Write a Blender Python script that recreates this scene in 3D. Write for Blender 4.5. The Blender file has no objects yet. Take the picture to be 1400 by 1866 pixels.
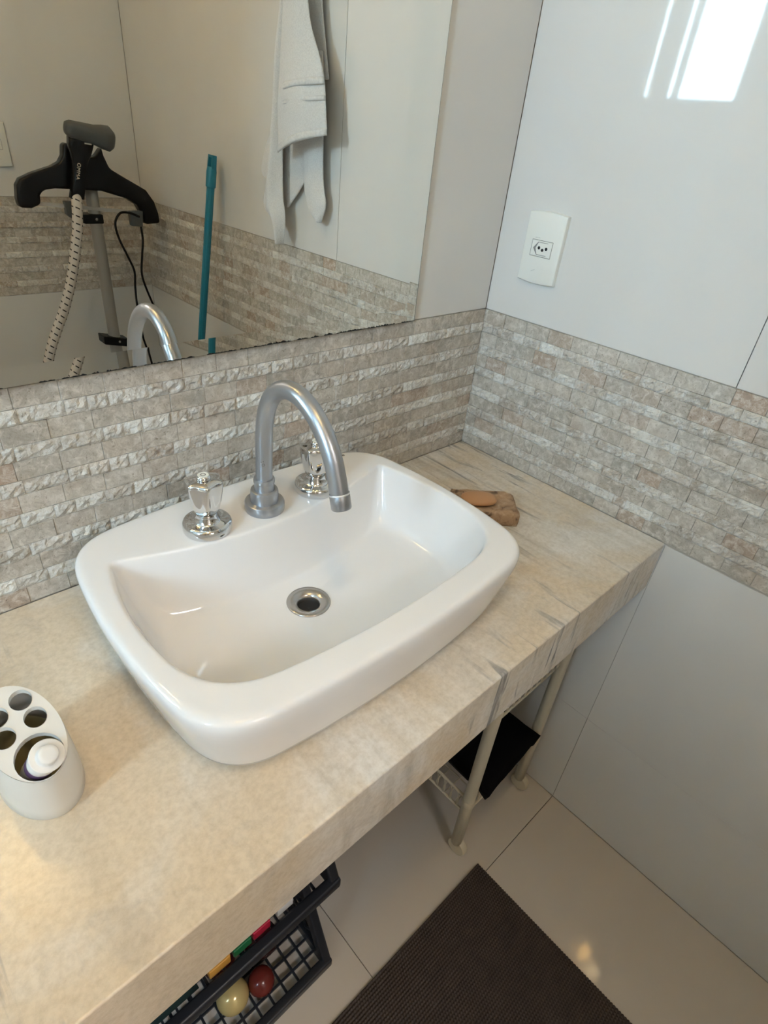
import bpy, bmesh, math, random
from mathutils import Vector, Matrix, noise
random.seed(7)
C = bpy.context.scene.collection
PI = math.pi

# ------------------------------------------------------------------ camera, world, exposure
cam_d = bpy.data.cameras.new('camera')
cam = bpy.data.objects.new('camera', cam_d)
C.objects.link(cam)
cam.location = (-0.97616, -0.70691, 1.36257)
cam.rotation_euler = (0.99059, -0.093673, -0.752374)
cam_d.sensor_fit = 'VERTICAL'
cam_d.sensor_height = 36.0
cam_d.lens = 1048.18 * 36.0 / 1866.0
cam_d.clip_start = 0.02
bpy.context.scene.camera = cam

W = bpy.data.worlds.new('daylight')
bpy.context.scene.world = W
W.use_nodes = True
bg = W.node_tree.nodes['Background']
bg.inputs[0].default_value = (0.52, 0.78, 1.0, 1)
bg.inputs[1].default_value = 63.0

vs = bpy.context.scene.view_settings
vs.view_transform = 'Standard'
vs.look = 'None'
vs.exposure = 0.0
vs.gamma = 1.0
vs.use_curve_mapping = False
bpy.context.scene.cycles.sample_clamp_indirect = 60.0

WARM_BULB = 165.0
COOL_BULB = 112.0
HALL_FILL = 34.0

# room measures (metres): mirror wall y = 0, socket wall x = 0, door wall y = -RW, window wall x = -RL
H = 0.801          # worktop height
MT = 1.0935        # top of the stone band
RW = 1.5805
RL = 3.1
CEIL = 2.55
DOOR = (-1.42, -0.72, 2.10)          # x0, x1, top
WIN = (-1.50, -0.74, 1.692, 2.50)    # y0, y1, z0, z1


def portal(name, loc, rot, sx, sy):
    l = bpy.data.lights.new(name, 'AREA')
    l.shape = 'RECTANGLE'
    l.size = sx
    l.size_y = sy
    l.cycles.is_portal = True
    o = bpy.data.objects.new(name, l)
    o.location = loc
    o.rotation_euler = rot
    C.objects.link(o)


portal('window_portal', (-RL - 0.14, (WIN[0] + WIN[1]) / 2, (WIN[2] + WIN[3]) / 2), (0, -PI / 2, 0), WIN[3] - WIN[2], WIN[1] - WIN[0])


# ------------------------------------------------------------------ materials
def nodes(name):
    m = bpy.data.materials.new(name)
    m.use_nodes = True
    nt = m.node_tree
    return m, nt, nt.nodes['Principled BSDF']


def pr(name, col, rough=0.4, metal=0.0, spec=0.5, coat=0.0, trans=0.0, ior=1.45, sheen=0.0):
    m, nt, b = nodes(name)
    b.inputs['Base Color'].default_value = (*col, 1)
    b.inputs['Roughness'].default_value = rough
    b.inputs['Metallic'].default_value = metal
    b.inputs['Specular IOR Level'].default_value = spec
    b.inputs['Coat Weight'].default_value = coat
    b.inputs['Coat Roughness'].default_value = 0.03
    b.inputs['Transmission Weight'].default_value = trans
    b.inputs['IOR'].default_value = ior
    b.inputs['Sheen Weight'].default_value = sheen
    return m


def add(nt, typ, **kw):
    n = nt.nodes.new(typ)
    for k, v in kw.items():
        setattr(n, k, v)
    return n


def noise_node(nt, vec, scale, detail=4.0, rough=0.55, dist=0.0):
    n = add(nt, 'ShaderNodeTexNoise')
    n.inputs['Scale'].default_value = scale
    n.inputs['Detail'].default_value = detail
    n.inputs['Roughness'].default_value = rough
    n.inputs['Distortion'].default_value = dist
    if vec is not None:
        nt.links.new(vec, n.inputs['Vector'])
    return n


def ramp(nt, fac, stops):
    r = add(nt, 'ShaderNodeValToRGB')
    e = r.color_ramp.elements
    while len(e) < len(stops):
        e.new(0.5)
    for i, (p, c) in enumerate(stops):
        e[i].position = p
        e[i].color = (*c, 1) if len(c) == 3 else c
    nt.links.new(fac, r.inputs[0])
    return r


def mix(nt, fac, a, b, mode='MIX'):
    m = add(nt, 'ShaderNodeMix', data_type='RGBA', blend_type=mode)
    for sock, val in ((m.inputs[0], fac), (m.inputs[6], a), (m.inputs[7], b)):
        if isinstance(val, (int, float)):
            sock.default_value = val
        elif isinstance(val, tuple):
            sock.default_value = (*val, 1)
        else:
            nt.links.new(val, sock)
    return m.outputs[2]


def mth(nt, op, a, b=0.0):
    m = add(nt, 'ShaderNodeMath', operation=op)
    for s, v in ((m.inputs[0], a), (m.inputs[1], b)):
        if isinstance(v, (int, float)):
            s.default_value = v
        else:
            nt.links.new(v, s)
    return m.outputs[0]


def bump(nt, b, height, strength, dist=0.002):
    n = add(nt, 'ShaderNodeBump')
    n.inputs['Strength'].default_value = strength
    n.inputs['Distance'].default_value = dist
    nt.links.new(height, n.inputs['Height'])
    nt.links.new(n.outputs[0], b.inputs['Normal'])


def mat_stone(name, stops, light, dark, relief):
    m, nt, b = nodes(name)
    g = add(nt, 'ShaderNodeNewGeometry')
    oi = add(nt, 'ShaderNodeObjectInfo')
    rnd = mth(nt, 'FRACT', mth(nt, 'ADD', oi.outputs['Random'], g.outputs['Random Per Island']))
    r = ramp(nt, rnd, stops)
    n1 = noise_node(nt, g.outputs['Position'], 75, 9, 0.72, 0.6)
    n2 = noise_node(nt, g.outputs['Position'], 240, 5, 0.7)
    n3 = noise_node(nt, g.outputs['Position'], 14, 4, 0.6)
    lf = ramp(nt, n1.outputs[0], [(0.47, (0, 0, 0)), (0.64, (0.85, 0.85, 0.85))])
    c = mix(nt, lf.outputs[0], r.outputs[0], light)
    df = ramp(nt, n1.outputs[0], [(0.30, (0.75, 0.75, 0.75)), (0.45, (0, 0, 0))])
    c = mix(nt, df.outputs[0], c, dark)
    tn = ramp(nt, n3.outputs[0], [(0.52, (0, 0, 0)), (0.75, (0.55, 0.55, 0.55))])
    c = mix(nt, tn.outputs[0], c, (0.40, 0.315, 0.24))
    pits = ramp(nt, n2.outputs[0], [(0.30, (0.42, 0.37, 0.32)), (0.42, (1, 1, 1))])
    c = mix(nt, 0.9, c, pits.outputs[0], 'MULTIPLY')
    nt.links.new(c, b.inputs['Base Color'])
    b.inputs['Roughness'].default_value = 0.45
    b.inputs['Specular IOR Level'].default_value = 0.35
    hsum = mth(nt, 'ADD', n1.outputs[0], mth(nt, 'MULTIPLY', n2.outputs[0], 0.6))
    bump(nt, b, hsum, relief, 0.003)
    return m


M = {}
M['stone_smooth'] = mat_stone('honed_travertine', [(0.0, (0.409, 0.369, 0.316)), (0.22, (0.526, 0.486, 0.421)), (0.45, (0.421, 0.392, 0.339)), (0.7, (0.562, 0.515, 0.450)), (0.86, (0.468, 0.421, 0.357)), (0.95, (0.421, 0.316, 0.240)), (1.0, (0.491, 0.421, 0.351))], (0.725, 0.684, 0.620), (0.292, 0.252, 0.205), 0.4)
M['stone_rough'] = mat_stone('split_face_travertine', [(0.0, (0.491, 0.450, 0.386)), (0.25, (0.702, 0.661, 0.597)), (0.5, (0.538, 0.491, 0.427)), (0.75, (0.820, 0.807, 0.749)), (0.9, (0.608, 0.556, 0.480)), (1.0, (0.491, 0.409, 0.328))], (0.820, 0.820, 0.796), (0.351, 0.310, 0.257), 0.9)


def mat_porcelain(name, col, rough, grain=0.03):
    m, nt, b = nodes(name)
    g = add(nt, 'ShaderNodeNewGeometry')
    n = noise_node(nt, g.outputs['Position'], 3.0, 3, 0.5)
    lo = tuple(c * (1 - grain) for c in col)
    hi = tuple(min(1, c * (1 + grain)) for c in col)
    nt.links.new(ramp(nt, n.outputs[0], [(0.3, lo), (0.7, hi)]).outputs[0], b.inputs['Base Color'])
    b.inputs['Roughness'].default_value = rough
    b.inputs['Specular IOR Level'].default_value = 0.4
    return m


M['wall_tile'] = mat_porcelain('polished_wall_porcelain', (0.69, 0.68, 0.655), 0.035)
M['floor_tile'] = mat_porcelain('polished_floor_porcelain', (0.60, 0.545, 0.48), 0.055, 0.05)
M['grout'] = pr('grout', (0.46, 0.42, 0.36), 0.9)
M['joint'] = pr('dark_joint', (0.40, 0.37, 0.34), 0.9)
M['plaster'] = pr('ceiling_plaster', (0.8, 0.79, 0.76), 0.9)
M['ceramic'] = pr('white_glazed_ceramic', (0.80, 0.80, 0.80), 0.05, 0, 0.5)
M['ceramic_grey'] = pr('warm_white_ceramic', (0.70, 0.68, 0.63), 0.16)
M['chrome'] = pr('chrome', (0.70, 0.70, 0.70), 0.04, 1.0)
M['satin'] = pr('satin_grey_metal', (0.42, 0.435, 0.46), 0.34, 0.85)
M['steel'] = pr('brushed_steel', (0.50, 0.47, 0.44), 0.25, 1.0)
M['dark'] = pr('black_void', (0.01, 0.01, 0.01), 0.6)
M['mirror'] = pr('mirror_silver', (0.86, 0.84, 0.775), 0.0, 1.0)
M['mirror_edge'] = pr('mirror_glass_edge', (0.10, 0.11, 0.09), 0.3)
M['white_plastic'] = pr('ivory_plastic', (0.80, 0.80, 0.745), 0.3)
M['grey_line'] = pr('grey_groove', (0.20, 0.20, 0.19), 0.6)
M['black_plastic'] = pr('black_plastic', (0.006, 0.006, 0.008), 0.25, 0, 0.3)
M['crate'] = pr('black_crate_plastic', (0.016, 0.018, 0.024), 0.38)
M['grey_plastic'] = pr('dark_grey_plastic', (0.085, 0.09, 0.09), 0.45)
M['clear'] = pr('clear_plastic', (0.75, 0.72, 0.68), 0.2, 0, 0.5, 0, 0.5)
M['cream_metal'] = pr('cream_enamel', (0.62, 0.555, 0.42), 0.35)
M['black_cloth'] = pr('black_cloth', (0.004, 0.004, 0.005), 0.9, 0, 0.1)
M['broom_blue'] = pr('turquoise_plastic', (0.014, 0.19, 0.28), 0.3)
M['aluminium'] = pr('white_aluminium', (0.75, 0.74, 0.70), 0.35)
M['wood'] = pr('tan_door_paint', (0.55, 0.48, 0.40), 0.5)
M['brass_text'] = pr('silver_print', (0.62, 0.57, 0.48), 0.4)
M['red_ball'] = pr('dark_red_gloss', (0.15, 0.022, 0.016), 0.2)
M['gold_ball'] = pr('pale_gold_gloss', (0.62, 0.47, 0.20), 0.2, 0.2)
M['maroon'] = pr('maroon_gloss', (0.035, 0.006, 0.006), 0.25)
M['red_box'] = pr('crimson_print', (0.50, 0.010, 0.045), 0.4)
M['green_box'] = pr('green_print', (0.01, 0.16, 0.05), 0.4)
M['orange_box'] = pr('orange_print', (0.72, 0.36, 0.06), 0.4)
M['white_box'] = pr('white_carton', (0.75, 0.74, 0.72), 0.4)
M['teal_cloth'] = pr('dark_teal_cloth', (0.006, 0.022, 0.022), 0.9)
M['purple'] = pr('purple_print', (0.13, 0.07, 0.16), 0.35)
M['soap'] = pr('orange_brown_soap', (0.50, 0.27, 0.13), 0.35)


def mat_marble():
    m, nt, b = nodes('veined_marble')
    g = add(nt, 'ShaderNodeNewGeometry')

    def stretched(sx, sy, sz, rz):
        mp = add(nt, 'ShaderNodeMapping')
        nt.links.new(g.outputs['Position'], mp.inputs['Vector'])
        mp.inputs['Rotation'].default_value = (0.12, 0.22, rz)
        mp.inputs['Scale'].default_value = (sx, sy, sz)
        return mp.outputs[0]
    sx = add(nt, 'ShaderNodeSeparateXYZ')
    nt.links.new(g.outputs['Position'], sx.inputs[0])

    def along(a, b_, lo, hi):
        mr = add(nt, 'ShaderNodeMapRange')
        for k, val in zip((1, 2, 3, 4), (a, b_, lo, hi)):
            mr.inputs[k].default_value = val
        nt.links.new(sx.outputs[0], mr.inputs[0])
        return mr.outputs[0]
    streak = noise_node(nt, stretched(14.0, 1.5, 2.6, 0.03), 2.2, 9, 0.62, 0.4)
    vein = noise_node(nt, stretched(27.0, 3.0, 3.6, 0.03), 2.0, 5, 0.55, 0.5)
    where = noise_node(nt, stretched(3.5, 2.0, 3.0, 0.1), 1.6, 3, 0.5)
    soft = noise_node(nt, g.outputs['Position'], 4.6, 5, 0.6, 0.4)
    fine = noise_node(nt, g.outputs['Position'], 130.0, 6, 0.72)
    blot = noise_node(nt, g.outputs['Position'], 16.0, 6, 0.65, 0.5)
    base = ramp(nt, streak.outputs[0], [(0.28, (0.50, 0.475, 0.435)), (0.44, (0.70, 0.68, 0.635)), (0.66, (0.82, 0.80, 0.765))])
    tan = ramp(nt, mth(nt, 'ADD', soft.outputs[0], along(-0.95, -0.5, 0.13, -0.02)), [(0.40, (0, 0, 0)), (0.62, (0.8, 0.8, 0.8))])  # tan patches, pushed up at the left end to imitate warm lamp light
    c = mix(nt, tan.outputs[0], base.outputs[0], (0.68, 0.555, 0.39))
    gr = ramp(nt, blot.outputs[0], [(0.58, (0, 0, 0)), (0.78, (0.45, 0.45, 0.45))])
    c = mix(nt, gr.outputs[0], c, (0.40, 0.37, 0.34))
    v = ramp(nt, vein.outputs[0], [(0.555, (0, 0, 0)), (0.65, (1, 1, 1))])
    wm = ramp(nt, mth(nt, 'ADD', where.outputs[0], along(-0.62, -0.05, -0.05, 0.12)), [(0.46, (0, 0, 0)), (0.62, (0.85, 0.85, 0.85))])
    vm = mix(nt, 1.0, v.outputs[0], wm.outputs[0], 'MULTIPLY')
    c = mix(nt, vm, c, (0.20, 0.20, 0.205))
    f = ramp(nt, fine.outputs[0], [(0.32, (0.84, 0.82, 0.79)), (0.6, (1, 1, 1))])
    c = mix(nt, 1.0, c, f.outputs[0], 'MULTIPLY')
    nt.links.new(c, b.inputs['Base Color'])
    b.inputs['Roughness'].default_value = 0.24
    b.inputs['Specular IOR Level'].default_value = 0.45
    bump(nt, b, fine.outputs[0], 0.15, 0.001)
    return m


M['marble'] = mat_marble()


def mat_cloth(name, col, scale, strength):
    m, nt, b = nodes(name)
    g = add(nt, 'ShaderNodeNewGeometry')
    n = noise_node(nt, g.outputs['Position'], scale, 3, 0.7)
    lo = tuple(c * 0.82 for c in col)
    nt.links.new(ramp(nt, n.outputs[0], [(0.3, lo), (0.65, col)]).outputs[0], b.inputs['Base Color'])
    b.inputs['Roughness'].default_value = 0.95
    b.inputs['Sheen Weight'].default_value = 0.2
    bump(nt, b, n.outputs[0], strength, 0.002)
    return m


M['terry'] = mat_cloth('white_terry', (0.78, 0.78, 0.78), 420.0, 0.7)
M['weave'] = mat_cloth('white_woven_band', (0.72, 0.72, 0.72), 150.0, 0.3)


def mat_mat():
    m, nt, b = nodes('brown_rubber_weave')
    g = add(nt, 'ShaderNodeNewGeometry')
    n = noise_node(nt, g.outputs['Position'], 30.0, 3, 0.6)
    nt.links.new(ramp(nt, n.outputs[0], [(0.3, (0.032, 0.021, 0.017)), (0.7, (0.050, 0.034, 0.027))]).outputs[0], b.inputs['Base Color'])
    b.inputs['Roughness'].default_value = 0.55
    return m


M['mat'] = mat_mat()


def mat_brick():
    m, nt, b = nodes('rough_brown_stone')
    g = add(nt, 'ShaderNodeNewGeometry')
    n = noise_node(nt, g.outputs['Position'], 55.0, 8, 0.65, 0.5)
    nt.links.new(ramp(nt, n.outputs[0], [(0.32, (0.10, 0.055, 0.03)), (0.43, (0.36, 0.23, 0.135)), (0.58, (0.47, 0.33, 0.21)), (0.70, (0.66, 0.53, 0.40))]).outputs[0], b.inputs['Base Color'])
    b.inputs['Roughness'].default_value = 0.55
    bump(nt, b, n.outputs[0], 0.5, 0.004)
    return m


M['brick'] = mat_brick()
M['faint_print'] = pr('faint_grey_print', (0.48, 0.48, 0.45), 0.5)


def emit(name, col, s):
    m, nt, b = nodes(name)
    b.inputs['Base Color'].default_value = (0, 0, 0, 1)
    b.inputs['Emission Color'].default_value = (*col, 1)
    b.inputs['Emission Strength'].default_value = s
    return m


M['bulb_warm'] = emit('warm_bulb_glow', (1.0, 0.61, 0.19), WARM_BULB)
M['bulb_cool'] = emit('white_bulb_glow', (1.0, 0.75, 0.37), COOL_BULB)
M['hall_fill_glow'] = emit('added_hall_fill', (0.92, 0.87, 0.84), HALL_FILL)


# ------------------------------------------------------------------ mesh helpers
def wloc(o):
    v = Vector((0, 0, 0))
    while o is not None:
        v += o.location
        o = o.parent
    return v


class MB:
    """collects shapes in world coordinates; build() links them as one mesh object"""

    def __init__(s):
        s.v = []
        s.f = []

    def quad_grid(s, rows, closed_u=False, closed_v=False):
        b = len(s.v)
        n = len(rows[0])
        for r in rows:
            s.v.extend([tuple(p) for p in r])
        R = len(rows)
        for i in range(R if closed_v else R - 1):
            for j in range(n if closed_u else n - 1):
                i2 = (i + 1) % R
                j2 = (j + 1) % n
                s.f.append((b + i * n + j, b + i * n + j2, b + i2 * n + j2, b + i2 * n + j))
        return b

    def box(s, x0, x1, y0, y1, z0, z1):
        b = len(s.v)
        s.v += [(x0, y0, z0), (x1, y0, z0), (x1, y1, z0), (x0, y1, z0), (x0, y0, z1), (x1, y0, z1), (x1, y1, z1), (x0, y1, z1)]
        s.f += [tuple(b + i for i in q) for q in ((0, 3, 2, 1), (4, 5, 6, 7), (0, 1, 5, 4), (1, 2, 6, 5), (2, 3, 7, 6), (3, 0, 4, 7))]

    def bar(s, a, c, w, h=None, up=(0, 0, 1)):
        """square bar from a to c"""
        h = h or w
        a, c = Vector(a), Vector(c)
        d = (c - a).normalized()
        u = Vector(up)
        if abs(d.dot(u)) > 0.98:
            u = Vector((1, 0, 0))
        r = d.cross(u).normalized() * w / 2
        t = r.cross(d).normalized() * h / 2
        b = len(s.v)
        for p in (a, c):
            for sx, sy in ((-1, -1), (1, -1), (1, 1), (-1, 1)):
                s.v.append(tuple(p + r * sx + t * sy))
        s.f += [tuple(b + i for i in q) for q in ((0, 1, 2, 3), (7, 6, 5, 4), (0, 4, 5, 1), (1, 5, 6, 2), (2, 6, 7, 3), (3, 7, 4, 0))]

    def tube(s, pts, rad, n=16, caps=True):
        pts = [Vector(p) for p in pts]
        rads = rad if isinstance(rad, (list, tuple)) else [rad] * len(pts)
        rows = []
        up = None
        for i, p in enumerate(pts):
            d = (pts[min(i + 1, len(pts) - 1)] - pts[max(i - 1, 0)]).normalized()
            if up is None:
                up = Vector((0, 0, 1)) if abs(d.z) < 0.9 else Vector((1, 0, 0))
            u = (up - d * up.dot(d)).normalized()
            up = u
            w = d.cross(u)
            rows.append([p + (u * math.cos(2 * PI * k / n) + w * math.sin(2 * PI * k / n)) * rads[i] for k in range(n)])
        b = s.quad_grid(rows, closed_u=True)
        if caps:
            s.f.append(tuple(b + k for k in reversed(range(n))))
            s.f.append(tuple(b + (len(pts) - 1) * n + k for k in range(n)))

    def lathe(s, prof, c, n=32, axis=None, lobes=0, lobe_amp=0.0, cap=True):
        """profile of (radius, height) round an axis through c"""
        c = Vector(c)
        ax = Vector(axis).normalized() if axis else Vector((0, 0, 1))
        u = Vector((1, 0, 0)) if abs(ax.x) < 0.9 else Vector((0, 1, 0))
        u = (u - ax * u.dot(ax)).normalized()
        w = ax.cross(u)
        rows = []
        for it in prof:
            r, h = it[0], it[1]
            amp = it[2] if len(it) > 2 else lobe_amp
            row = []
            for k in range(n):
                a = 2 * PI * k / n
                rr = r * (1 + amp * math.cos(lobes * a)) if lobes else r
                row.append(c + ax * h + (u * math.cos(a) + w * math.sin(a)) * rr)
            rows.append(row)
        b = s.quad_grid(rows, closed_u=True)
        if cap:
            s.f.append(tuple(b + k for k in reversed(range(n))))
            s.f.append(tuple(b + (len(prof) - 1) * n + k for k in range(n)))

    def prism(s, outline, fn0, fn1):
        """outline of (a, b); fn0/fn1 map it to the two end caps"""
        n = len(outline)
        b = len(s.v)
        s.v += [tuple(fn0(*p)) for p in outline] + [tuple(fn1(*p)) for p in outline]
        s.f.append(tuple(b + i for i in range(n)))
        s.f.append(tuple(b + n + i for i in reversed(range(n))))
        for i in range(n):
            j = (i + 1) % n
            s.f.append((b + i, b + n + i, b + n + j, b + j))

    def mesh(s, name, off=Vector((0, 0, 0))):
        me = bpy.data.meshes.new(name)
        me.from_pydata([tuple(Vector(p) - off) for p in s.v], [], s.f)
        bm = bmesh.new()
        bm.from_mesh(me)
        bmesh.ops.recalc_face_normals(bm, faces=bm.faces)
        bm.to_mesh(me)
        bm.free()
        return me

    def build(s, name, mat, parent=None, smooth=False, bevel=0.0, seg=2, sub=0, solid=0.0, label=None, auto=None):
        off = wloc(parent)
        me = s.mesh(name, off)
        me.materials.append(mat)
        if smooth:
            me.polygons.foreach_set('use_smooth', [True] * len(me.polygons))
        o = bpy.data.objects.new(name, me)
        o.parent = parent
        C.objects.link(o)
        if solid:
            md = o.modifiers.new('thick', 'SOLIDIFY')
            md.thickness = solid
            md.offset = 0
        if bevel:
            md = o.modifiers.new('bevel', 'BEVEL')
            md.width = bevel
            md.segments = seg
            md.limit_method = 'ANGLE'
            md.angle_limit = math.radians(35)
            me.polygons.foreach_set('use_smooth', [True] * len(me.polygons))
            wn = o.modifiers.new('normals', 'WEIGHTED_NORMAL')
            wn.keep_sharp = True
        if sub:
            md = o.modifiers.new('sub', 'SUBSURF')
            md.levels = sub
            md.render_levels = sub
        if auto:
            me.set_sharp_from_angle(angle=math.radians(auto))
        if label:
            o['label'] = label
        return o


def tag(o, label, cat, group=None):
    o['label'] = label
    o['category'] = cat
    if group:
        o['group'] = group
    return o


def thing(name, label, cat, loc, group=None):
    o = bpy.data.objects.new(name, None)
    o.empty_display_size = 0.05
    o.location = loc
    C.objects.link(o)
    return tag(o, label, cat, group)


def struct(o):
    o['kind'] = 'structure'
    return o


def catmull(pts, n=6):
    pts = [Vector(p) for p in pts]
    out = []
    for i in range(len(pts) - 1):
        p0 = pts[max(i - 1, 0)]
        p1, p2 = pts[i], pts[i + 1]
        p3 = pts[min(i + 2, len(pts) - 1)]
        for k in range(n):
            t = k / n
            out.append(0.5 * ((2 * p1) + (p2 - p0) * t + (2 * p0 - 5 * p1 + 4 * p2 - p3) * t * t + (3 * p1 - p0 - 3 * p2 + p3) * t ** 3))
    out.append(pts[-1])
    return out


def copy_tree(o, parent=None):
    c = o.copy()
    C.objects.link(c)
    c.parent = parent
    for ch in list(o.children):
        copy_tree(ch, c)
    return c


# ------------------------------------------------------------------ the room
TH = 0.008        # porcelain thickness
GAP = 0.0012


def backing(name, b, holes=None):
    mb = MB()
    for q in b:
        mb.box(*q)
    return struct(mb.build(name, M['joint']))


wall_back = backing('wall_back', [(-RL - 0.12, 0.12, TH, 0.12, -0.05, CEIL)])
wall_right = backing('wall_right', [(TH, 0.12, -RW - 0.12, TH, -0.05, CEIL)])
wall_front = backing('wall_front', [(DOOR[1], TH, -RW - 0.12, -RW - TH, -0.05, CEIL), (-RL - TH, DOOR[0], -RW - 0.12, -RW - TH, -0.05, CEIL), (DOOR[0], DOOR[1], -RW - 0.12, -RW - TH, DOOR[2], CEIL)])
wall_left = backing('wall_left', [(-RL - 0.12, -RL - TH, WIN[1], TH, -0.05, CEIL), (-RL - 0.12, -RL - TH, -RW - 0.12, WIN[0], -0.05, CEIL), (-RL - 0.12, -RL - TH, WIN[0], WIN[1], -0.05, WIN[2]), (-RL - 0.12, -RL - TH, WIN[0], WIN[1], WIN[3], CEIL)])
floor = MB()
floor.box(-RL - 0.12, 0.12, -RW - 0.12, 0.12, -0.12, -TH)
floor = struct(floor.build('floor', M['joint']))
ceil = MB()
ceil.box(-RL - 0.12, 0.12, -RW - 0.12, 0.12, CEIL, CEIL + 0.1)
ceil = struct(ceil.build('ceiling', M['plaster']))


def slab(parent, name, mat, b, bev=0.0006):
    mb = MB()
    mb.box(*b)
    return mb.build(name, mat, parent, bevel=bev, seg=1)


g = GAP / 2
for (z0, z1) in ((0, 0.308), (0.308, H - 0.004), (MT, 1.95), (1.95, CEIL)):
    for (y0, y1) in ((-0.4835, 0.0), (-RW, -0.4835)):
        gy = g if z0 > 0.5 else (0.0004 if z0 == 0 else 0.00022)
        gz = g if z0 > 1 else 0.0002
        slab(wall_right, 'porcelain_tile', M['wall_tile'], (0, TH, y0 + gy, y1 - gy, z0 + gz, z1 - gz), 0.0003)
for (z0, z1) in ((0, 0.308), (0.308, H - 0.004), (MT, 1.95), (1.95, CEIL)):
    for (x0, x1) in ((-0.6, 0.0), (-1.2, -0.6), (-RL, -1.2)):
        slab(wall_back, 'porcelain_tile', M['wall_tile'], (x0 + g, x1 - g, 0, TH, z0 + g, z1 - g))
for (x0, x1, zz) in ((DOOR[1], 0.0, ((0, 0.308), (0.308, H), (MT, 1.95), (1.95, CEIL))), (DOOR[0], DOOR[1], ((DOOR[2], CEIL),)), (-RL, DOOR[0], ((0, 1.2), (1.2, CEIL)))):
    for (z0, z1) in zz:
        slab(wall_front, 'porcelain_tile', M['wall_tile'], (x0 + g, x1 - g, -RW - TH, -RW, z0 + g, z1 - g))
for (y0, y1, z0, z1) in ((-RW, 0, 0, 0.8), (-RW, 0, 0.8, WIN[2]), (WIN[1], 0, WIN[2], WIN[3]), (-RW, 0, WIN[3], CEIL)):
    slab(wall_left, 'porcelain_tile', M['wall_tile'], (-RL - TH, -RL, y0 + g, y1 - g, z0 + g, z1 - g))
for (x0, x1) in ((-0.5997, 0.0), (-1.2, -0.5997), (-1.8, -1.2), (-RL, -1.8)):
    for (y0, y1) in ((-0.4835, 0.0), (-1.0835, -0.4835), (-RW, -1.0835)):
        slab(floor, 'floor_tile', M['floor_tile'], (x0 + g, x1 - g, y0 + g, y1 - g, -TH, 0))

# ---- unseen wall added at left to block window light, open towards mirror wall
PART = (-1.86, -1.76, -0.88, CEIL)    # x0, x1, y end, height
mb = MB()
mb.box(PART[0], PART[1], -RW, PART[2], 0, PART[3])
mb.box(PART[0], PART[1], PART[2], -0.64, 0, 1.42)
part = struct(mb.build('wall_added_shade', M['wall_tile'], bevel=0.003))

# ---- stone mosaic bands: honed courses and thinner split-face courses
COURSES = []
zt = MT - 0.0006
kinds = ['s', 'r'] * 6 + ['s']
hts = {'s': 0.0257, 'r': 0.0192}
tot = sum(hts[k] for k in kinds)
sc = (zt - H) / tot
for k in kinds:
    COURSES.append((k, zt - hts[k] * sc, zt))
    zt -= hts[k] * sc


def stone_mb(kind, w, h, var):
    """a stone with its face towards local -y; local x along the band, z up, origin at the lower left"""
    mb = MB()
    rng = random.Random(var * 131 + int(w * 10000))
    e = 0.00018
    if kind == 's':
        d = 0.0004 + rng.random() * 0.0012
        x0, x1, z0, z1 = e, w - e, e, h - e
        c = 0.0005
        mb.v += [(x0, TH, z0), (x1, TH, z0), (x1, TH, z1), (x0, TH, z1)]
        mb.v += [(x0, -d + c, z0), (x1, -d + c, z0), (x1, -d + c, z1), (x0, -d + c, z1)]
        t = [rng.uniform(-0.0004, 0.0004) for _ in range(4)]
        mb.v += [(x0 + c, -d + t[0], z0 + c), (x1 - c, -d + t[1], z0 + c), (x1 - c, -d + t[2], z1 - c), (x0 + c, -d + t[3], z1 - c)]
        for q in range(4):
            r = (q + 1) % 4
            mb.f += [(q, r, 4 + r, 4 + q), (4 + q, 4 + r, 8 + r, 8 + q)]
        mb.f.append((8, 9, 10, 11))
    else:
        nx = max(5, int(w / 0.0042))
        nz = 5
        base = 0.0014 + rng.random() * 0.0030
        off = Vector((var * 3.7, w * 90, var * 1.3))
        rows = []
        for i in range(nz + 1):
            row = []
            for j in range(nx + 1):
                x = e + (w - 2 * e) * j / nx
                z = e + (h - 2 * e) * i / nz
                edge = i in (0, nz) or j in (0, nx)
                nn = noise.noise(Vector((x * 110, z * 130, 0)) + off) * 0.0026 + noise.noise(Vector((x * 260, z * 240, 5)) + off) * 0.0024
                d = base * (0.35 if edge else 1.0) + (nn if not edge else nn * 0.4)
                row.append((x, -max(d, -0.0015), z))
            rows.append(row)
        mb.quad_grid(rows)
        n = nx + 1
        ring = [j for j in range(n)] + [i * n + nx for i in range(1, nz + 1)] + [nz * n + j for j in range(nx - 1, -1, -1)] + [i * n for i in range(nz - 1, 0, -1)]
        b = len(mb.v)
        for k in ring:
            p = mb.v[k]
            mb.v.append((p[0], TH, p[2]))
        for a in range(len(ring)):
            c = (a + 1) % len(ring)
            mb.f.append((ring[a], b + a, b + c, ring[c]))
    return mb


STONES = {}


def stone_mesh(kind, w, h, var):
    key = (kind, round(w, 4), var)
    if key not in STONES:
        mb = stone_mb(kind, w, h, var)
        me = mb.mesh('stone_tile')
        me.materials.append(M['stone_smooth'] if kind == 's' else M['stone_rough'])
        STONES[key] = (me, mb)
    return STONES[key]


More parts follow.
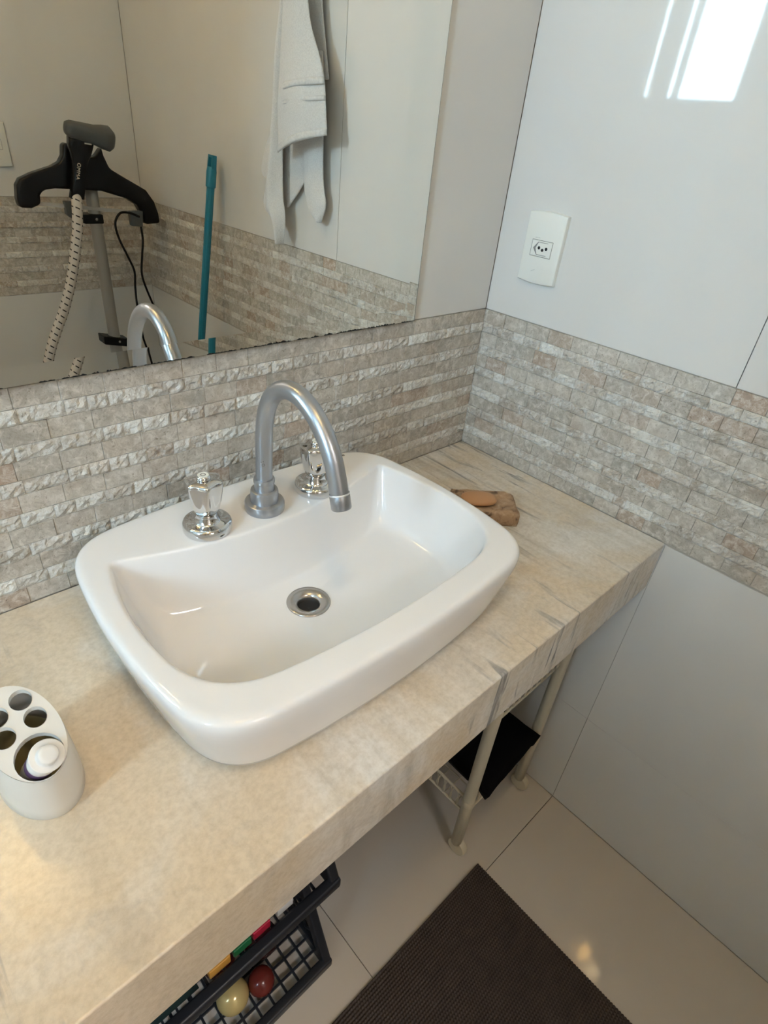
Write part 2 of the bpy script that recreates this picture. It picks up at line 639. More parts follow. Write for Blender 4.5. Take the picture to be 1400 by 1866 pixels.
def band(wall, length, start, place, limit, seed):
    """lay the courses along the wall; place(u, z) -> matrix; the first `limit` metres are single stones"""
    rng = random.Random(seed)
    stuff = {'s': MB(), 'r': MB()}
    n = 0
    for ci, (k, z0, z1) in enumerate(COURSES):
        h = z1 - z0
        u = start
        first = True
        while u < length - 0.004:
            if k == 's':
                w = 0.0505 if rng.random() < 0.85 else 0.0405
                if first:
                    w = (0.0505, 0.0255, 0.0405)[ci % 3]
            else:
                w = rng.choice((0.0253, 0.0505, 0.0505, 0.038, 0.0253))
            first = False
            if u + w > length - 0.006:
                w = length - u
            var = rng.randrange(4)
            me, mb = stone_mesh(k, w, h, var)
            mt = place(u, z0, w)
            if u < limit and n < 299:
                o = bpy.data.objects.new('stone_tile', me)
                o.matrix_world = mt
                o.parent = wall
                C.objects.link(o)
                n += 1
            else:
                st = stuff[k]
                b = len(st.v)
                st.v += [tuple(mt @ Vector(p)) for p in mb.v]
                st.f += [tuple(b + i for i in f) for f in mb.f]
            u += w
    for k, st in stuff.items():
        if st.f:
            o = st.build('stone_band', M['stone_smooth'] if k == 's' else M['stone_rough'], wall)
            o['kind'] = 'stuff'


def grout_bed(wall, b):
    mb = MB()
    mb.box(*b)
    mb.build('grout', M['grout'], wall)


grout_bed(wall_back, (-RL, 0.0, 0.002, TH + 0.001, H - 0.004, MT))
grout_bed(wall_right, (0.002, TH + 0.001, -RW, 0.0, H - 0.004, MT))
grout_bed(wall_front, (DOOR[1], 0.0, -RW - TH - 0.001, -RW - 0.002, H, MT))
# mirror wall: face towards -y, u runs from the corner to the left
band(wall_back, RL, 0.0006, lambda u, z, w: Matrix.Translation((-u - w, 0, z)), 0.95, 3)
# socket wall: face towards -x, u runs from the corner to the room
band(wall_right, RW, 0.0006, lambda u, z, w: Matrix.Translation((0, -u, z)) @ Matrix.Rotation(-PI / 2, 4, 'Z'), 1.0, 5)
# door wall: face towards +y
band(wall_front, -DOOR[1], 0.0006, lambda u, z, w: Matrix.Translation((-u, -RW, z)) @ Matrix.Rotation(PI, 4, 'Z'), 0.7, 8)

# ---- open door in the wall behind the camera, and the hall it leads to
d1 = bpy.data.objects.new('door_1', None)
d1.location = (DOOR[0], -RW, 0)
C.objects.link(d1)
struct(d1)
mb = MB()
mb.box(DOOR[0] - 0.05, DOOR[0], -RW - 0.13, -RW + 0.012, 0, DOOR[2] + 0.05)
mb.box(DOOR[1], DOOR[1] + 0.05, -RW - 0.13, -RW + 0.012, 0, DOOR[2] + 0.05)
mb.box(DOOR[0], DOOR[1], -RW - 0.13, -RW + 0.012, DOOR[2], DOOR[2] + 0.05)
mb.build('door_frame', M['wood'], d1, bevel=0.003)
mb = MB()
mb.box(DOOR[0] - 0.04, DOOR[0] - 0.005, -RW - 0.82, -RW - 0.135, 0.008, DOOR[2] - 0.005)
leaf = mb.build('door_leaf', M['wood'], d1, bevel=0.003)
mb = MB()
mb.tube([(DOOR[0] - 0.005, -RW - 0.77, 1.0), (DOOR[0] + 0.045, -RW - 0.77, 1.0), (DOOR[0] + 0.045, -RW - 0.66, 1.0)], 0.009, 12)
mb.build('door_handle', M['satin'], leaf, smooth=True)

HX0, HX1, HY = -2.3, 0.12, -3.3
for nm, q in (('wall_hall_far', (HX0 - 0.1, HX1 + 0.1, HY - 0.1, HY, -0.05, CEIL)), ('wall_hall_left', (HX0 - 0.1, HX0, HY, -RW - 0.12, -0.05, CEIL)), ('wall_hall_right', (HX1, HX1 + 0.1, HY, -RW - 0.12, -0.05, CEIL)), ('floor_hall', (HX0, HX1, HY, -RW - 0.12, -0.05, 0.0)), ('ceiling_hall', (HX0, HX1, HY, -RW - 0.12, CEIL, CEIL + 0.05))):
    mb = MB()
    mb.box(*q)
    struct(mb.build(nm, M['plaster'] if nm != 'floor_hall' else M['floor_tile']))
panel = thing('hall_fill_panel', 'square white light panel added as front fill in the unseen hall beyond the open door', 'lamp', (-0.95, -2.45, CEIL))  # unseen glowing panel, added to fill in light from the front
mb = MB()
mb.box(-1.27, -0.63, -2.77, -2.13, CEIL - 0.02, CEIL - 0.0005)
mb.build('panel_frame', M['aluminium'], panel, bevel=0.003)
mb = MB()
mb.box(-1.25, -0.65, -2.75, -2.15, CEIL - 0.023, CEIL - 0.0202)
mb.build('diffuser', M['hall_fill_glow'], panel)

# ---- high sliding window in the left wall: one leaf pushed open, daylight in the gap
w1 = bpy.data.objects.new('window_1', None)
w1.location = (-RL, WIN[0], WIN[2])
C.objects.link(w1)
struct(w1)
mb = MB()
xa, xb = -RL - 0.10, -RL + 0.006
mb.box(xa, xb, WIN[0], WIN[0] + 0.03, WIN[2], WIN[3])
mb.box(xa, xb, WIN[1] - 0.03, WIN[1], WIN[2], WIN[3])
mb.box(xa, xb, WIN[0] + 0.03, WIN[1] - 0.03, WIN[3] - 0.03, WIN[3])
mb.box(xa, xb, WIN[0] + 0.03, WIN[1] - 0.03, WIN[2], WIN[2] + 0.012)
mb.build('window_frame', M['aluminium'], w1, bevel=0.002)
for (y0, y1, dx) in ((-1.47, -1.392, 0.0), (-1.378, -1.246, 0.0), (-1.228, -1.180, 0.0), (-0.865, -0.77, 0.0)):
    mb = MB()
    mb.box(-RL - 0.016, -RL - 0.008, y0, y1, WIN[2] + 0.012, WIN[3] - 0.03)
    mb.build('shutter_panel', M['aluminium'], w1, bevel=0.002)

# ------------------------------------------------------------------ worktop
mb = MB()
D = 0.4825
T = 0.1035
ap = 0.028
prof = [(0, H), (-D, H), (-D, H - T), (-D + ap, H - T), (-D + ap, H - 0.03), (0, H - 0.03)]
x0, x1 = -1.76, -0.0008
mb.prism([(a - 0.0008 if a == 0 else a, b) for a, b in prof], lambda a, b: (x0, a, b), lambda a, b: (x1, a, b))
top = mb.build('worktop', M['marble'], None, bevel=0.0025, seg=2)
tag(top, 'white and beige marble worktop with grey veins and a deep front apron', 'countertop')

# ------------------------------------------------------------------ washbasin
NS, NC = 14, 8


def ring(cx, hx, yf, yb, bow_x, bow_f, bow_b, z, tr=0.055, trb=None, shrink=0.0):
    trb = tr if trb is None else trb
    hx -= shrink
    yf += shrink
    yb -= shrink
    cs = [(cx + hx, yf), (cx + hx, yb), (cx - hx, yb), (cx - hx, yf)]
    nrm = [(1, 0), (0, 1), (-1, 0), (0, -1)]
    bows = [bow_x, bow_b, bow_x, bow_f]
    trims = [(tr, trb), (trb, trb), (trb, tr), (tr, tr)]

    def side(i, s):
        a, b = cs[i], cs[(i + 1) % 4]
        k = bows[i] * 4 * s * (1 - s)
        return Vector((a[0] + (b[0] - a[0]) * s + nrm[i][0] * k, a[1] + (b[1] - a[1]) * s + nrm[i][1] * k, z))
    pts = []
    for i in range(4):
        L = (Vector(cs[i]) - Vector(cs[(i + 1) % 4])).length
        s0, s1 = trims[i][0] / L, 1 - trims[i][1] / L
        for k in range(NS):
            pts.append(side(i, s0 + (s1 - s0) * k / NS))
        j = (i + 1) % 4
        L2 = (Vector(cs[j]) - Vector(cs[(j + 1) % 4])).length
        p0, p1, p2 = side(i, s1), Vector((*cs[j], z)), side(j, trims[j][0] / L2)
        for k in range(NC):
            t = k / NC
            pts.append(p0 * (1 - t) ** 2 + p1 * 2 * t * (1 - t) + p2 * t * t)
    return pts


SX, SY = -0.600, -0.2325
RIM = 0.108


def outer(z, ins):
    return ring(SX, 0.243, -0.4105, -0.054, 0.019, 0.018, 0.018, H + z, 0.055, 0.055, ins)


def inner(z, ins):
    return ring(SX + 0.003, 0.218, -0.368, -0.119, 0.020, 0.020, -0.044, H + z, 0.062, 0.012, ins)


flr = ring(SX - 0.001, 0.182, -0.338, -0.165, 0.014, 0.016, -0.022, H, 0.05, 0.03)
drain_c = Vector((-0.607, -0.2345, H + 0.013))
rows = [outer(0.0, 0.024), outer(0.003, 0.0205), outer(0.022, 0.016), outer(0.055, 0.008), outer(0.085, 0.0012), outer(0.097, 0.0), outer(0.1035, 0.0008), outer(0.1068, 0.0035), outer(RIM, 0.0075), outer(RIM, 0.012)]
rows += [inner(RIM, -0.0065), inner(RIM, -0.0035), inner(0.1068, -0.0008), inner(0.1035, 0.0008), inner(0.097, 0.0022)]
I0 = inner(0, 0.003)
for w, z in ((0.10, 0.085), (0.24, 0.067), (0.42, 0.049), (0.62, 0.034), (0.82, 0.0245), (1.0, 0.0205)):
    rows.append([Vector((a.x + (b.x - a.x) * w, a.y + (b.y - a.y) * w, H + z)) for a, b in zip(I0, flr)])
n = len(flr)
dr = [drain_c + Vector((math.cos(math.atan2(p.y - drain_c.y, p.x - drain_c.x)), math.sin(math.atan2(p.y - drain_c.y, p.x - drain_c.x)), 0)) * 0.026 for p in flr]
for w, z in ((0.35, 0.0178), (0.7, 0.0152), (1.0, 0.0135)):
    rows.append([Vector((a.x + (b.x - a.x) * w, a.y + (b.y - a.y) * w, H + z)) for a, b in zip(flr, dr)])
basin = thing('washbasin', 'white glazed ceramic washbasin sitting on the marble worktop', 'sink', (SX, SY, H))
mb = MB()
mb.quad_grid(rows, closed_u=True)
mb.f.append(tuple(range(n)))
mb.build('bowl', M['ceramic'], basin, smooth=True, sub=1)
mb = MB()
mb.lathe([(0.0300, 0.0), (0.0305, 0.0016), (0.0295, 0.0030), (0.0240, 0.0022), (0.0172, 0.0002), (0.0150, -0.0030), (0.0142, -0.0095)], drain_c, 40, cap=False)
mb.build('drain_ring', M['steel'], basin, smooth=True, label='round brushed steel drain flange')
mb = MB()
mb.lathe([(0.0146, -0.0098), (0.0002, -0.0102)], drain_c, 32, cap=False)
mb.build('drain_hole', M['dark'], basin)
mb = MB()
mb.bar((-0.4285, -0.0585, H + RIM + 0.0003), (-0.4065, -0.0625, H + RIM + 0.0003), 0.0042, 0.0006)
mb.build('maker_mark', M['grey_line'], basin, label='small dark printed mark on the rim')

# ------------------------------------------------------------------ taps
RZ = H + RIM


def tap(x, y, rot, label, mark):
    t = thing('tap_handle', label, 'tap', (x, y, RZ), 'chrome taps beside the spout')
    mb = MB()
    mb.lathe([(0.0305, 0.0), (0.0315, 0.002), (0.0315, 0.0105), (0.0300, 0.0135), (0.0270, 0.0145), (0.0185, 0.0140), (0.0160, 0.0165), (0.0135, 0.0235), (0.0130, 0.031)], (x, y, RZ), 48)
    mb.build('flange', M['chrome'], t, smooth=True)
    mb = MB()
    n = 72
    prof = [(0.0125, 0.026, 0.0), (0.0150, 0.028, 0.03), (0.0172, 0.034, 0.07), (0.0196, 0.047, 0.10), (0.0216, 0.060, 0.12), (0.0224, 0.0695, 0.12), (0.0222, 0.0730, 0.12), (0.0210, 0.0742, 0.12), (0.0125, 0.0755, 0.03), (0.009, 0.0757, 0.0)]
    rws = []
    for r, h, a in prof:
        row = []
        for k in range(n):
            th = 2 * PI * k / n
            # six flat-to-hollow flutes with crisp ridges
            q = abs(math.cos(3 * (th + rot)))
            rr = r * (1 + a * 0.75 * (1 - 2.0 * q ** 1.3))
            row.append((x + rr * math.cos(th), y + rr * math.sin(th), RZ + h))
        rws.append(row)
    b = mb.quad_grid(rws, closed_u=True)
    mb.f.append(tuple(b + k for k in reversed(range(n))))
    mb.f.append(tuple(b + (len(prof) - 1) * n + k for k in range(n)))
    kn = mb.build('knob', M['chrome'], t, smooth=True, auto=50)
    mb = MB()
    mb.lathe([(0.0088, 0.0755), (0.0092, 0.0785), (0.0082, 0.0805), (0.0068, 0.0810)], (x, y, RZ), 32)
    mb.build('cap_rim', M['chrome'], kn, smooth=True)
    mb = MB()
    mb.lathe([(0.0070, 0.0808), (0.0068, 0.0814)], (x, y, RZ), 32)
    c = mb.build('index_button', M['white_plastic'], kn)
    mb = MB()
    rr = [(0.0034, 0.0816), (0.0022, 0.0816)] if mark == 'ring' else [(0.0012, 0.0816), (0.0004, 0.0816)]
    mb.lathe(rr, (x, y, RZ), 24, cap=False)
    if mark != 'ring':
        mb.bar((x - 0.003, y + 0.001, RZ + 0.0816), (x + 0.003, y + 0.001, RZ + 0.0816), 0.0009, 0.0003)
    mb.build('index_mark', M['grey_line'], kn)
    return t


tap(-0.690, -0.122, 0.3, 'chrome fluted tap handle on the basin rim left of the spout', 'ring')
tap(-0.5125, -0.122, 0.1, 'chrome fluted tap handle on the basin rim behind the spout tip', 'dash')

PX, PY = -0.603, -0.1235
sp = thing('spout', 'satin grey gooseneck spout with stepped base in the middle of the basin rim', 'faucet', (PX, PY, RZ))
mb = MB()
mb.lathe([(0.0268, 0.0), (0.0277, 0.0018), (0.0277, 0.0115), (0.0268, 0.0136), (0.0255, 0.0143), (0.0192, 0.0143), (0.0190, 0.0155), (0.0190, 0.0300), (0.0184, 0.0318), (0.0172, 0.0324), (0.0138, 0.0324), (0.0136, 0.0335), (0.0136, 0.0430), (0.0144, 0.0440), (0.0146, 0.0475), (0.0138, 0.0500), (0.0112, 0.0505)], (PX, PY, RZ), 40)
mb.build('base', M['satin'], sp, smooth=True, auto=32)
arc = [(PX, PY, RZ + 0.040), (PX, PY - 0.001, 0.99), (PX, PY - 0.003, 1.03), (PX, PY - 0.010, 1.062), (PX, PY - 0.026, 1.088), (PX, PY - 0.052, 1.103), (PX, PY - 0.081, 1.1035), (PX, PY - 0.107, 1.092), (PX, PY - 0.127, 1.074), (PX, PY - 0.142, 1.052), (PX, PY - 0.151, 1.031), (PX, PY - 0.157, 1.013)]
mb = MB()
mb.tube(catmull(arc, 8), 0.0113, 28)
mb.build('neck', M['satin'], sp, smooth=True)
mb = MB()
tip = Vector(arc[-1])
ax = (Vector(arc[-1]) - Vector(arc[-2])).normalized()
mb.lathe([(0.0117, -0.001), (0.0122, 0.0), (0.0122, 0.017), (0.0112, 0.0185), (0.0095, 0.0185)], tip, 28, axis=ax)
mb.build('aerator', M['satin'], sp, smooth=True, auto=40)
mb = MB()
mb.lathe([(0.0121, -0.0012), (0.0126, -0.0006), (0.0126, 0.0004), (0.0121, 0.001)], tip, 28, axis=ax, cap=False)
mb.build('collar', pr('pale_ring', (0.75, 0.76, 0.77), 0.3, 0.5), sp, smooth=True, label='thin pale ring above the aerator')
# printed drops on the neck, facing the front
mb = MB()
c0 = Vector((PX - 0.0072, PY - 0.0103, 0.985))
nrm = Vector((-0.55, -0.83, 0)).normalized()
mb.lathe([(0.0022, 0.0), (0.0015, 0.0002)], c0, 16, axis=nrm, cap=False)
for dx, dz in ((-0.003, 0.004), (0.0, 0.0052)):
    mb.lathe([(0.0008, 0.0), (0.0001, 0.0002)], c0 + Vector((dx * 0.83, -dx * 0.55, dz)), 8, axis=nrm, cap=False)
mb.build('printed_drops', M['grey_line'], sp)

# ------------------------------------------------------------------ mirror
MX, MZ, MTOP, BW = -0.2134, 1.0955, 1.98, 0.021
TILT = math.tan(math.radians(3.3)) * BW
mir = thing('mirror', 'large unframed rectangular mirror on the wall above the washbasin', 'mirror', (MX, 0, MZ))
yf, ye, yr = -0.006, -0.006 - TILT, -0.006 - math.tan(math.radians(1.8)) * BW
xl = -1.76
mb = MB()
mb.v = [(xl, yf, MZ + BW), (MX - BW, yf, MZ + BW), (MX - BW, yf, MTOP), (xl, yf, MTOP)]
mb.f = [(0, 1, 2, 3)]
mb.build('mirror_face', M['mirror'], mir)
mb = MB()
mb.v = [(xl, ye, MZ), (MX, ye, MZ), (MX - BW, yf, MZ + BW), (xl, yf, MZ + BW)]
mb.f = [(0, 1, 2, 3)]
mb.build('bevel', M['mirror'], mir)
mb = MB()
mb.v = [(MX, yr, MZ), (MX, yr, MTOP), (MX - BW, yf, MTOP), (MX - BW, yf, MZ + BW)]
mb.f = [(0, 1, 2, 3)]
mb.build('bevel', M['mirror'], mir)
mb = MB()
yb = -0.0002
mb.v = [(xl, ye, MZ), (MX, ye, MZ), (MX, yr, MTOP), (xl, yr, MTOP), (xl, yb, MZ), (MX, yb, MZ), (MX, yb, MTOP), (xl, yb, MTOP)]
mb.f = [(0, 4, 5, 1), (1, 5, 6, 2), (2, 6, 7, 3), (3, 7, 4, 0), (4, 7, 6, 5)]
mb.v += [(xl, yf, MTOP), (MX - BW, yf, MTOP)]
mb.build('mirror_edge', M['mirror_edge'], mir)
# blackened silvering along the lower edge
mb = MB()
rng = random.Random(4)
x = -1.2
while x < MX - 0.004:
    w = rng.uniform(0.002, 0.012)
    hgt = rng.uniform(0.0004, 0.0022) * (1.5 if -0.52 < x < -0.28 else 1.0)
    if rng.random() < 0.75:
        sl = -TILT / BW
        zc = MZ + hgt
        pts = []
        m_ = 6
        for k in range(m_ + 1):
            pts.append((x + w * k / m_, hgt * (0.4 + 0.6 * rng.random()) * math.sin(PI * (k + 0.5) / (m_ + 1))))
        b = len(mb.v)
        for (xx, hh) in pts:
            mb.v.append((xx, ye - 0.0004, MZ - 0.0004))
            mb.v.append((xx, ye - 0.0004 + hh * TILT / BW, MZ + hh))
        for k in range(m_):
            mb.f.append((b + 2 * k, b + 2 * k + 2, b + 2 * k + 3, b + 2 * k + 1))
    x += w
o = mb.build('worn_edge', M['dark'], mir, label='black worn spots along the lower edge')
o['kind'] = 'stuff'


# ------------------------------------------------------------------ power outlets
def outlet(name, c, ux, nrm, label):
    """c centre on the wall, ux = unit vector to the viewer's right, nrm out of the wall"""
    c, ux, nrm = Vector(c), Vector(ux), Vector(nrm)
    uz = Vector((0, 0, 1))
    t = thing(name, label, 'outlet', c, 'wall outlets')

    def P(a, b, d):
        return c + ux * a + uz * b + nrm * d
    hw, hh = 0.0388, 0.059
    outl = []
    for k in range(13):
        s = -1 + 2 * k / 12
        outl.append((s * hw, hh - 0.003 * s * s))
    for k in range(1, 12):
        s = 1 - 2 * k / 12
        outl.append((hw + 0.0 * s, s * (hh - 0.003)))
    for k in range(13):
        s = 1 - 2 * k / 12
        outl.append((s * hw, -hh + 0.003 * s * s))
    for k in range(1, 12):
        s = -1 + 2 * k / 12
        outl.append((-hw, s * (hh - 0.003)))
    mb = MB()
    n = len(outl)
    rows = []
    for f, d in ((1.0, 0.0), (1.0, 0.005), (0.975, 0.0078), (0.93, 0.0088)):
        rows.append([P(a * (f if f == 1 else 1 - (1 - f) * 1.3), b * f, d) for a, b in outl])
    b0 = mb.quad_grid(rows, closed_u=True)
    mb.f.append(tuple(b0 + 3 * n + k for k in range(n)))
    mb.f.append(tuple(b0 + k for k in reversed(range(n))))
    mb.build('plate', M['white_plastic'], t, smooth=True, auto=30)
    # socket insert slightly proud, in a fine groove
    mb = MB()
    gx, gz, gy = 0.0215, 0.0135, 0.0090
    for (a0, a1, b0_, b1) in ((-gx, gx, gz - 0.0008, gz), (-gx, gx, -gz, -gz + 0.0008), (-gx, -gx + 0.0008, -gz, gz), (gx - 0.0008, gx, -gz, gz)):
        q = [P(a0, b0_, gy), P(a1, b0_, gy), P(a1, b1, gy), P(a0, b1, gy)]
        i = len(mb.v)
        mb.v += [tuple(p) for p in q]
        mb.f.append((i, i + 1, i + 2, i + 3))
    mb.build('groove', M['grey_line'], t)
    mb = MB()
    mb.prism([(-gx + 0.001, -gz + 0.001), (gx - 0.001, -gz + 0.001), (gx - 0.001, gz - 0.001), (-gx + 0.001, gz - 0.001)], lambda a, b: P(a, b, 0.006), lambda a, b: P(a, b, 0.0098))
    ins = mb.build('socket', M['white_plastic'], t, bevel=0.0006)
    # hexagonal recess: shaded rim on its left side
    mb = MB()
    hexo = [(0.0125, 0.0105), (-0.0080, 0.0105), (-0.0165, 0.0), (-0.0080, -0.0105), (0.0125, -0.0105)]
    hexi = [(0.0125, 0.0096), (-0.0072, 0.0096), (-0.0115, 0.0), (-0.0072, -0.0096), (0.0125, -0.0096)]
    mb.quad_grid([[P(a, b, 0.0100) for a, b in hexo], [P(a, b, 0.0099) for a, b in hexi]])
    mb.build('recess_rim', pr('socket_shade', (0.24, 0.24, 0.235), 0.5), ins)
    for a, b in ((-0.0045, 0.0012), (0.0030, -0.0016), (0.0105, 0.0012)):
        mb = MB()
        mb.lathe([(0.0026, 0.0101), (0.0025, 0.0104), (0.0001, 0.0102)], P(a, b, 0), 20, axis=nrm, cap=False)
        mb.build('pin_hole', M['dark'], ins)
    mb = MB()
    for k, a in enumerate((-0.0165, -0.0145, -0.0120, -0.0100, -0.0080)):
        mb.bar(P(a, 0.0165, 0.0089), P(a + 0.0013, 0.0165 + (k % 2) * 0.0006, 0.0089), 0.0007, 0.0003, nrm)
    fp = mb.build('faint_print', M['faint_print'], t)
    fp['kind'] = 'stuff'
    mb = MB()
    mb.bar(P(-0.0115, -0.0385, 0.0089), P(-0.0045, -0.0350, 0.0089), 0.0006, 0.0003, nrm)
    mb.build('scuff', M['faint_print'], t)
    return t


outlet('wall_outlet', (0, -0.101, 1.221), (0, -1, 0), (-1, 0, 0), 'ivory wall outlet with one three-pin socket, above the stone band right of the mirror')
outlet('wall_outlet', (-0.432, -RW, 1.232), (-1, 0, 0), (0, 1, 0), 'ivory wall outlet seen in the mirror at its left side behind the steamer')

# ------------------------------------------------------------------ soap on a stone dish
sc_ = Vector((-0.131, -0.232, H))
va = Vector((-0.088, 0.074, 0)).normalized()
vb = Vector((-0.054, -0.057, 0)).normalized()
dish = MB()
nx, ny = 16, 11
rows = []


def bn(p):
    return noise.noise(Vector(p) * 40) * 0.0016 + noise.noise(Vector(p) * 110) * 0.0009


def brick_pt(i, j, top):
    a, b = 0.118 * i / nx, 0.078 * j / ny
    p = sc_ + va * a + vb * b
    return p


grid = []
for lev, z, ins in ((0, 0.0, 0.001), (1, 0.008, 0.0), (2, 0.022, 0.0), (3, 0.027, 0.0015), (4, 0.0295, 0.006)):
    per = [(i, 0) for i in range(nx)] + [(nx, j) for j in range(ny)] + [(i, ny) for i in range(nx, 0, -1)] + [(0, j) for j in range(ny, 0, -1)]
    row = []
    for (i, j) in per:
        a = min(max(0.118 * i / nx, ins), 0.118 - ins)
        b = min(max(0.078 * j / ny, ins), 0.078 - ins)
        # knocked-off corner by the wall
        if i <= 1 and j <= 1:
            a += 0.006
            b += 0.006
        p = sc_ + va * a + vb * b + Vector((0, 0, z))
        k = 0 if lev == 0 else 1
        p += (Vector((noise.noise(p * 60), noise.noise(p * 60 + Vector((9, 3, 1))), noise.noise(p * 50 + Vector((1, 7, 5))))) * 0.0022) * k
        row.append(p)
    grid.append(row)
ctr = sum(grid[-1], Vector()) / len(grid[-1])
for f, dz in ((0.75, -0.002), (0.45, -0.004), (0.15, -0.004)):
    grid.append([ctr + (p - ctr) * f + Vector((0, 0, dz + noise.noise(p * 45) * 0.0012)) for p in grid[4]])
b = dish.quad_grid(grid, closed_u=True)
L = len(grid[0])
dish.f.append(tuple(b + k for k in reversed(range(L))))
dish.f.append(tuple(b + (len(grid) - 1) * L + k for k in range(L)))
dish = dish.build('soap_dish', M['brick'], None, smooth=True)
tag(dish, 'rough brown stone soap dish on the marble worktop beside the basin', 'soap dish')
mb = MB()
cc = sc_ + va * 0.072 + vb * 0.044 + Vector((0, 0, 0.0345))
rows = []
for i in range(1, 12):
    th = PI * i / 12
    row = []
    for k in range(28):
        ph = 2 * PI * k / 28
        cp = math.copysign(abs(math.cos(ph)) ** 0.8, math.cos(ph))
        sp_ = math.copysign(abs(math.sin(ph)) ** 0.8, math.sin(ph))
        st = math.sin(th) ** 0.75
        row.append(cc + va * (0.033 * st * cp) + vb * (0.021 * st * sp_) + Vector((0, 0, 0.0085 * math.cos(th))))
    rows.append(row)
b = mb.quad_grid(rows, closed_u=True)
mb.f.append(tuple(b + k for k in reversed(range(28))))
mb.f.append(tuple(b + 10 * 28 + k for k in range(28)))
o = mb.build('soap_bar', M['soap'], None, smooth=True)
tag(o, 'smooth oval orange brown soap bar lying on the stone dish', 'soap')

# ------------------------------------------------------------------ toothbrush holder with toothpaste
HC = Vector((-0.9592, -0.2669, H))
hrx, hry, hrot = 0.0343, 0.0532, 0.1426
HA, HB = 0.0948, 0.40
holder = thing('toothbrush_holder', 'oval white ceramic toothbrush holder with slanted pierced top, left on the worktop', 'holder', HC)


def hpt(th, s, z=None, d=Vector((0, 0, 0))):
    u, w = hrx * s * math.cos(th), hry * s * math.sin(th)
    x = HC.x + d.x + u * math.cos(hrot) - w * math.sin(hrot)
    y = HC.y + d.y + u * math.sin(hrot) + w * math.cos(hrot)
    return x, y


def htop(x, y):
    return H + HA + HB * (y - HC.y)


hd = Vector((-0.001, -0.0155, 0))
NH = 64
mb = MB()
rows = []
for f, s in ((0.0, 0.985), (0.02, 1.0), (0.25, 0.985), (0.5, 0.955), (0.75, 0.915), (0.93, 0.875), (0.985, 0.858)):
    row = []
    for k in range(NH):
        th = 2 * PI * k / NH
        x, y = hpt(th, s, d=hd * f)
        row.append((x, y, H + (htop(x, y) - H) * f))
    rows.append(row)
mb.quad_grid(rows, closed_u=True)
mb.build('body', M['ceramic_grey'], holder, smooth=True)
# pierced top built as a sheet with real holes
HOLES = [(-0.9523, -0.2555, 0.0092), (-0.9475, -0.2752, 0.0092), (-0.9745, -0.2800, 0.0092), (-0.9738, -0.2610, 0.0092), (-0.9565, -0.3078, 0.0195)]
bm = bmesh.new()
ov = []
for k in range(NH):
    x, y = hpt(2 * PI * k / NH, 0.858, d=hd)
    ov.append(bm.verts.new((x, y, 0)))
edges = [bm.edges.new((ov[k], ov[(k + 1) % NH])) for k in range(NH)]
hole_rings = []
for (hx, hy, hr) in HOLES:
    vv = [bm.verts.new((hx + hr * math.cos(2 * PI * k / 24), hy + hr * (1.0 if hr < 0.012 else 1.0) * math.sin(2 * PI * k / 24), 0)) for k in range(24)]
    edges += [bm.edges.new((vv[k], vv[(k + 1) % 24])) for k in range(24)]
    hole_rings.append([v.co.copy() for v in vv])
bmesh.ops.triangle_fill(bm, use_beauty=True, use_dissolve=False, edges=edges, normal=(0, 0, 1))
kill = [f for f in bm.faces if any((f.calc_center_median().xy - Vector((hx, hy))).length < hr * 0.97 for hx, hy, hr in HOLES)]
bmesh.ops.delete(bm, geom=kill, context='FACES_ONLY')
off = wloc(holder)
for v in bm.verts:
    v.co.z = htop(v.co.x, v.co.y)
    v.co -= off
bmesh.ops.recalc_face_normals(bm, faces=bm.faces)
me = bpy.data.meshes.new('pierced_top')
bm.to_mesh(me)
bm.free()
me.materials.append(M['ceramic_grey'])
o = bpy.data.objects.new('pierced_top', me)
o.parent = holder
C.objects.link(o)
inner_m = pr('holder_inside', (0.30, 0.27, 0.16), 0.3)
for hr_ in hole_rings:
    mb = MB()
    mb.quad_grid([[(p.x, p.y, htop(p.x, p.y) + 0.0006) for p in hr_], [(p.x, p.y, htop(p.x, p.y) - 0.004) for p in hr_]], closed_u=True)
    mb.build('hole_rim', M['ceramic_grey'], holder, smooth=True)
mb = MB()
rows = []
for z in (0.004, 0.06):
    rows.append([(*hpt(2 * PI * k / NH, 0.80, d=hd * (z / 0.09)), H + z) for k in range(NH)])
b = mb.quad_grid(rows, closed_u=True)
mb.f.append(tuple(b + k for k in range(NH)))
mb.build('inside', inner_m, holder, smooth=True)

tube = thing('toothpaste_tube', 'toothpaste tube with flared white cap standing in the large holder opening', 'toothpaste', (-0.960, -0.303, H + 0.02))
t0 = Vector((-0.9660, -0.2830, H + 0.030))
t1 = Vector((-0.9535, -0.3289, H + 0.1000))
ax = (t1 - t0).normalized()
Lt = (t1 - t0).length
mb = MB()
mb.lathe([(0.0105, 0.0), (0.0118, 0.02), (0.0122, Lt - 0.016), (0.0116, Lt - 0.010), (0.0098, Lt - 0.006)], t0, 32, axis=ax)
tb = mb.build('tube_body', M['white_box'], tube, smooth=True)
mb = MB()
mb.lathe([(0.01215, Lt - 0.036), (0.01240, Lt - 0.020)], t0, 32, axis=ax, cap=False)
mb.build('printed_band', M['purple'], tube, smooth=True, label='dark purple printed band')
mb = MB()
mb.lathe([(0.0098, -0.008), (0.0115, -0.005), (0.0134, 0.002), (0.0138, 0.0045), (0.0130, 0.0052), (0.0092, 0.0030), (0.0084, 0.0048), (0.0080, 0.0105), (0.0070, 0.0120), (0.0045, 0.0122)], t1, 36, axis=ax)
mb.build('cap', pr('cap_white', (0.78, 0.77, 0.74), 0.3), tube, smooth=True, label='flared round white cap')

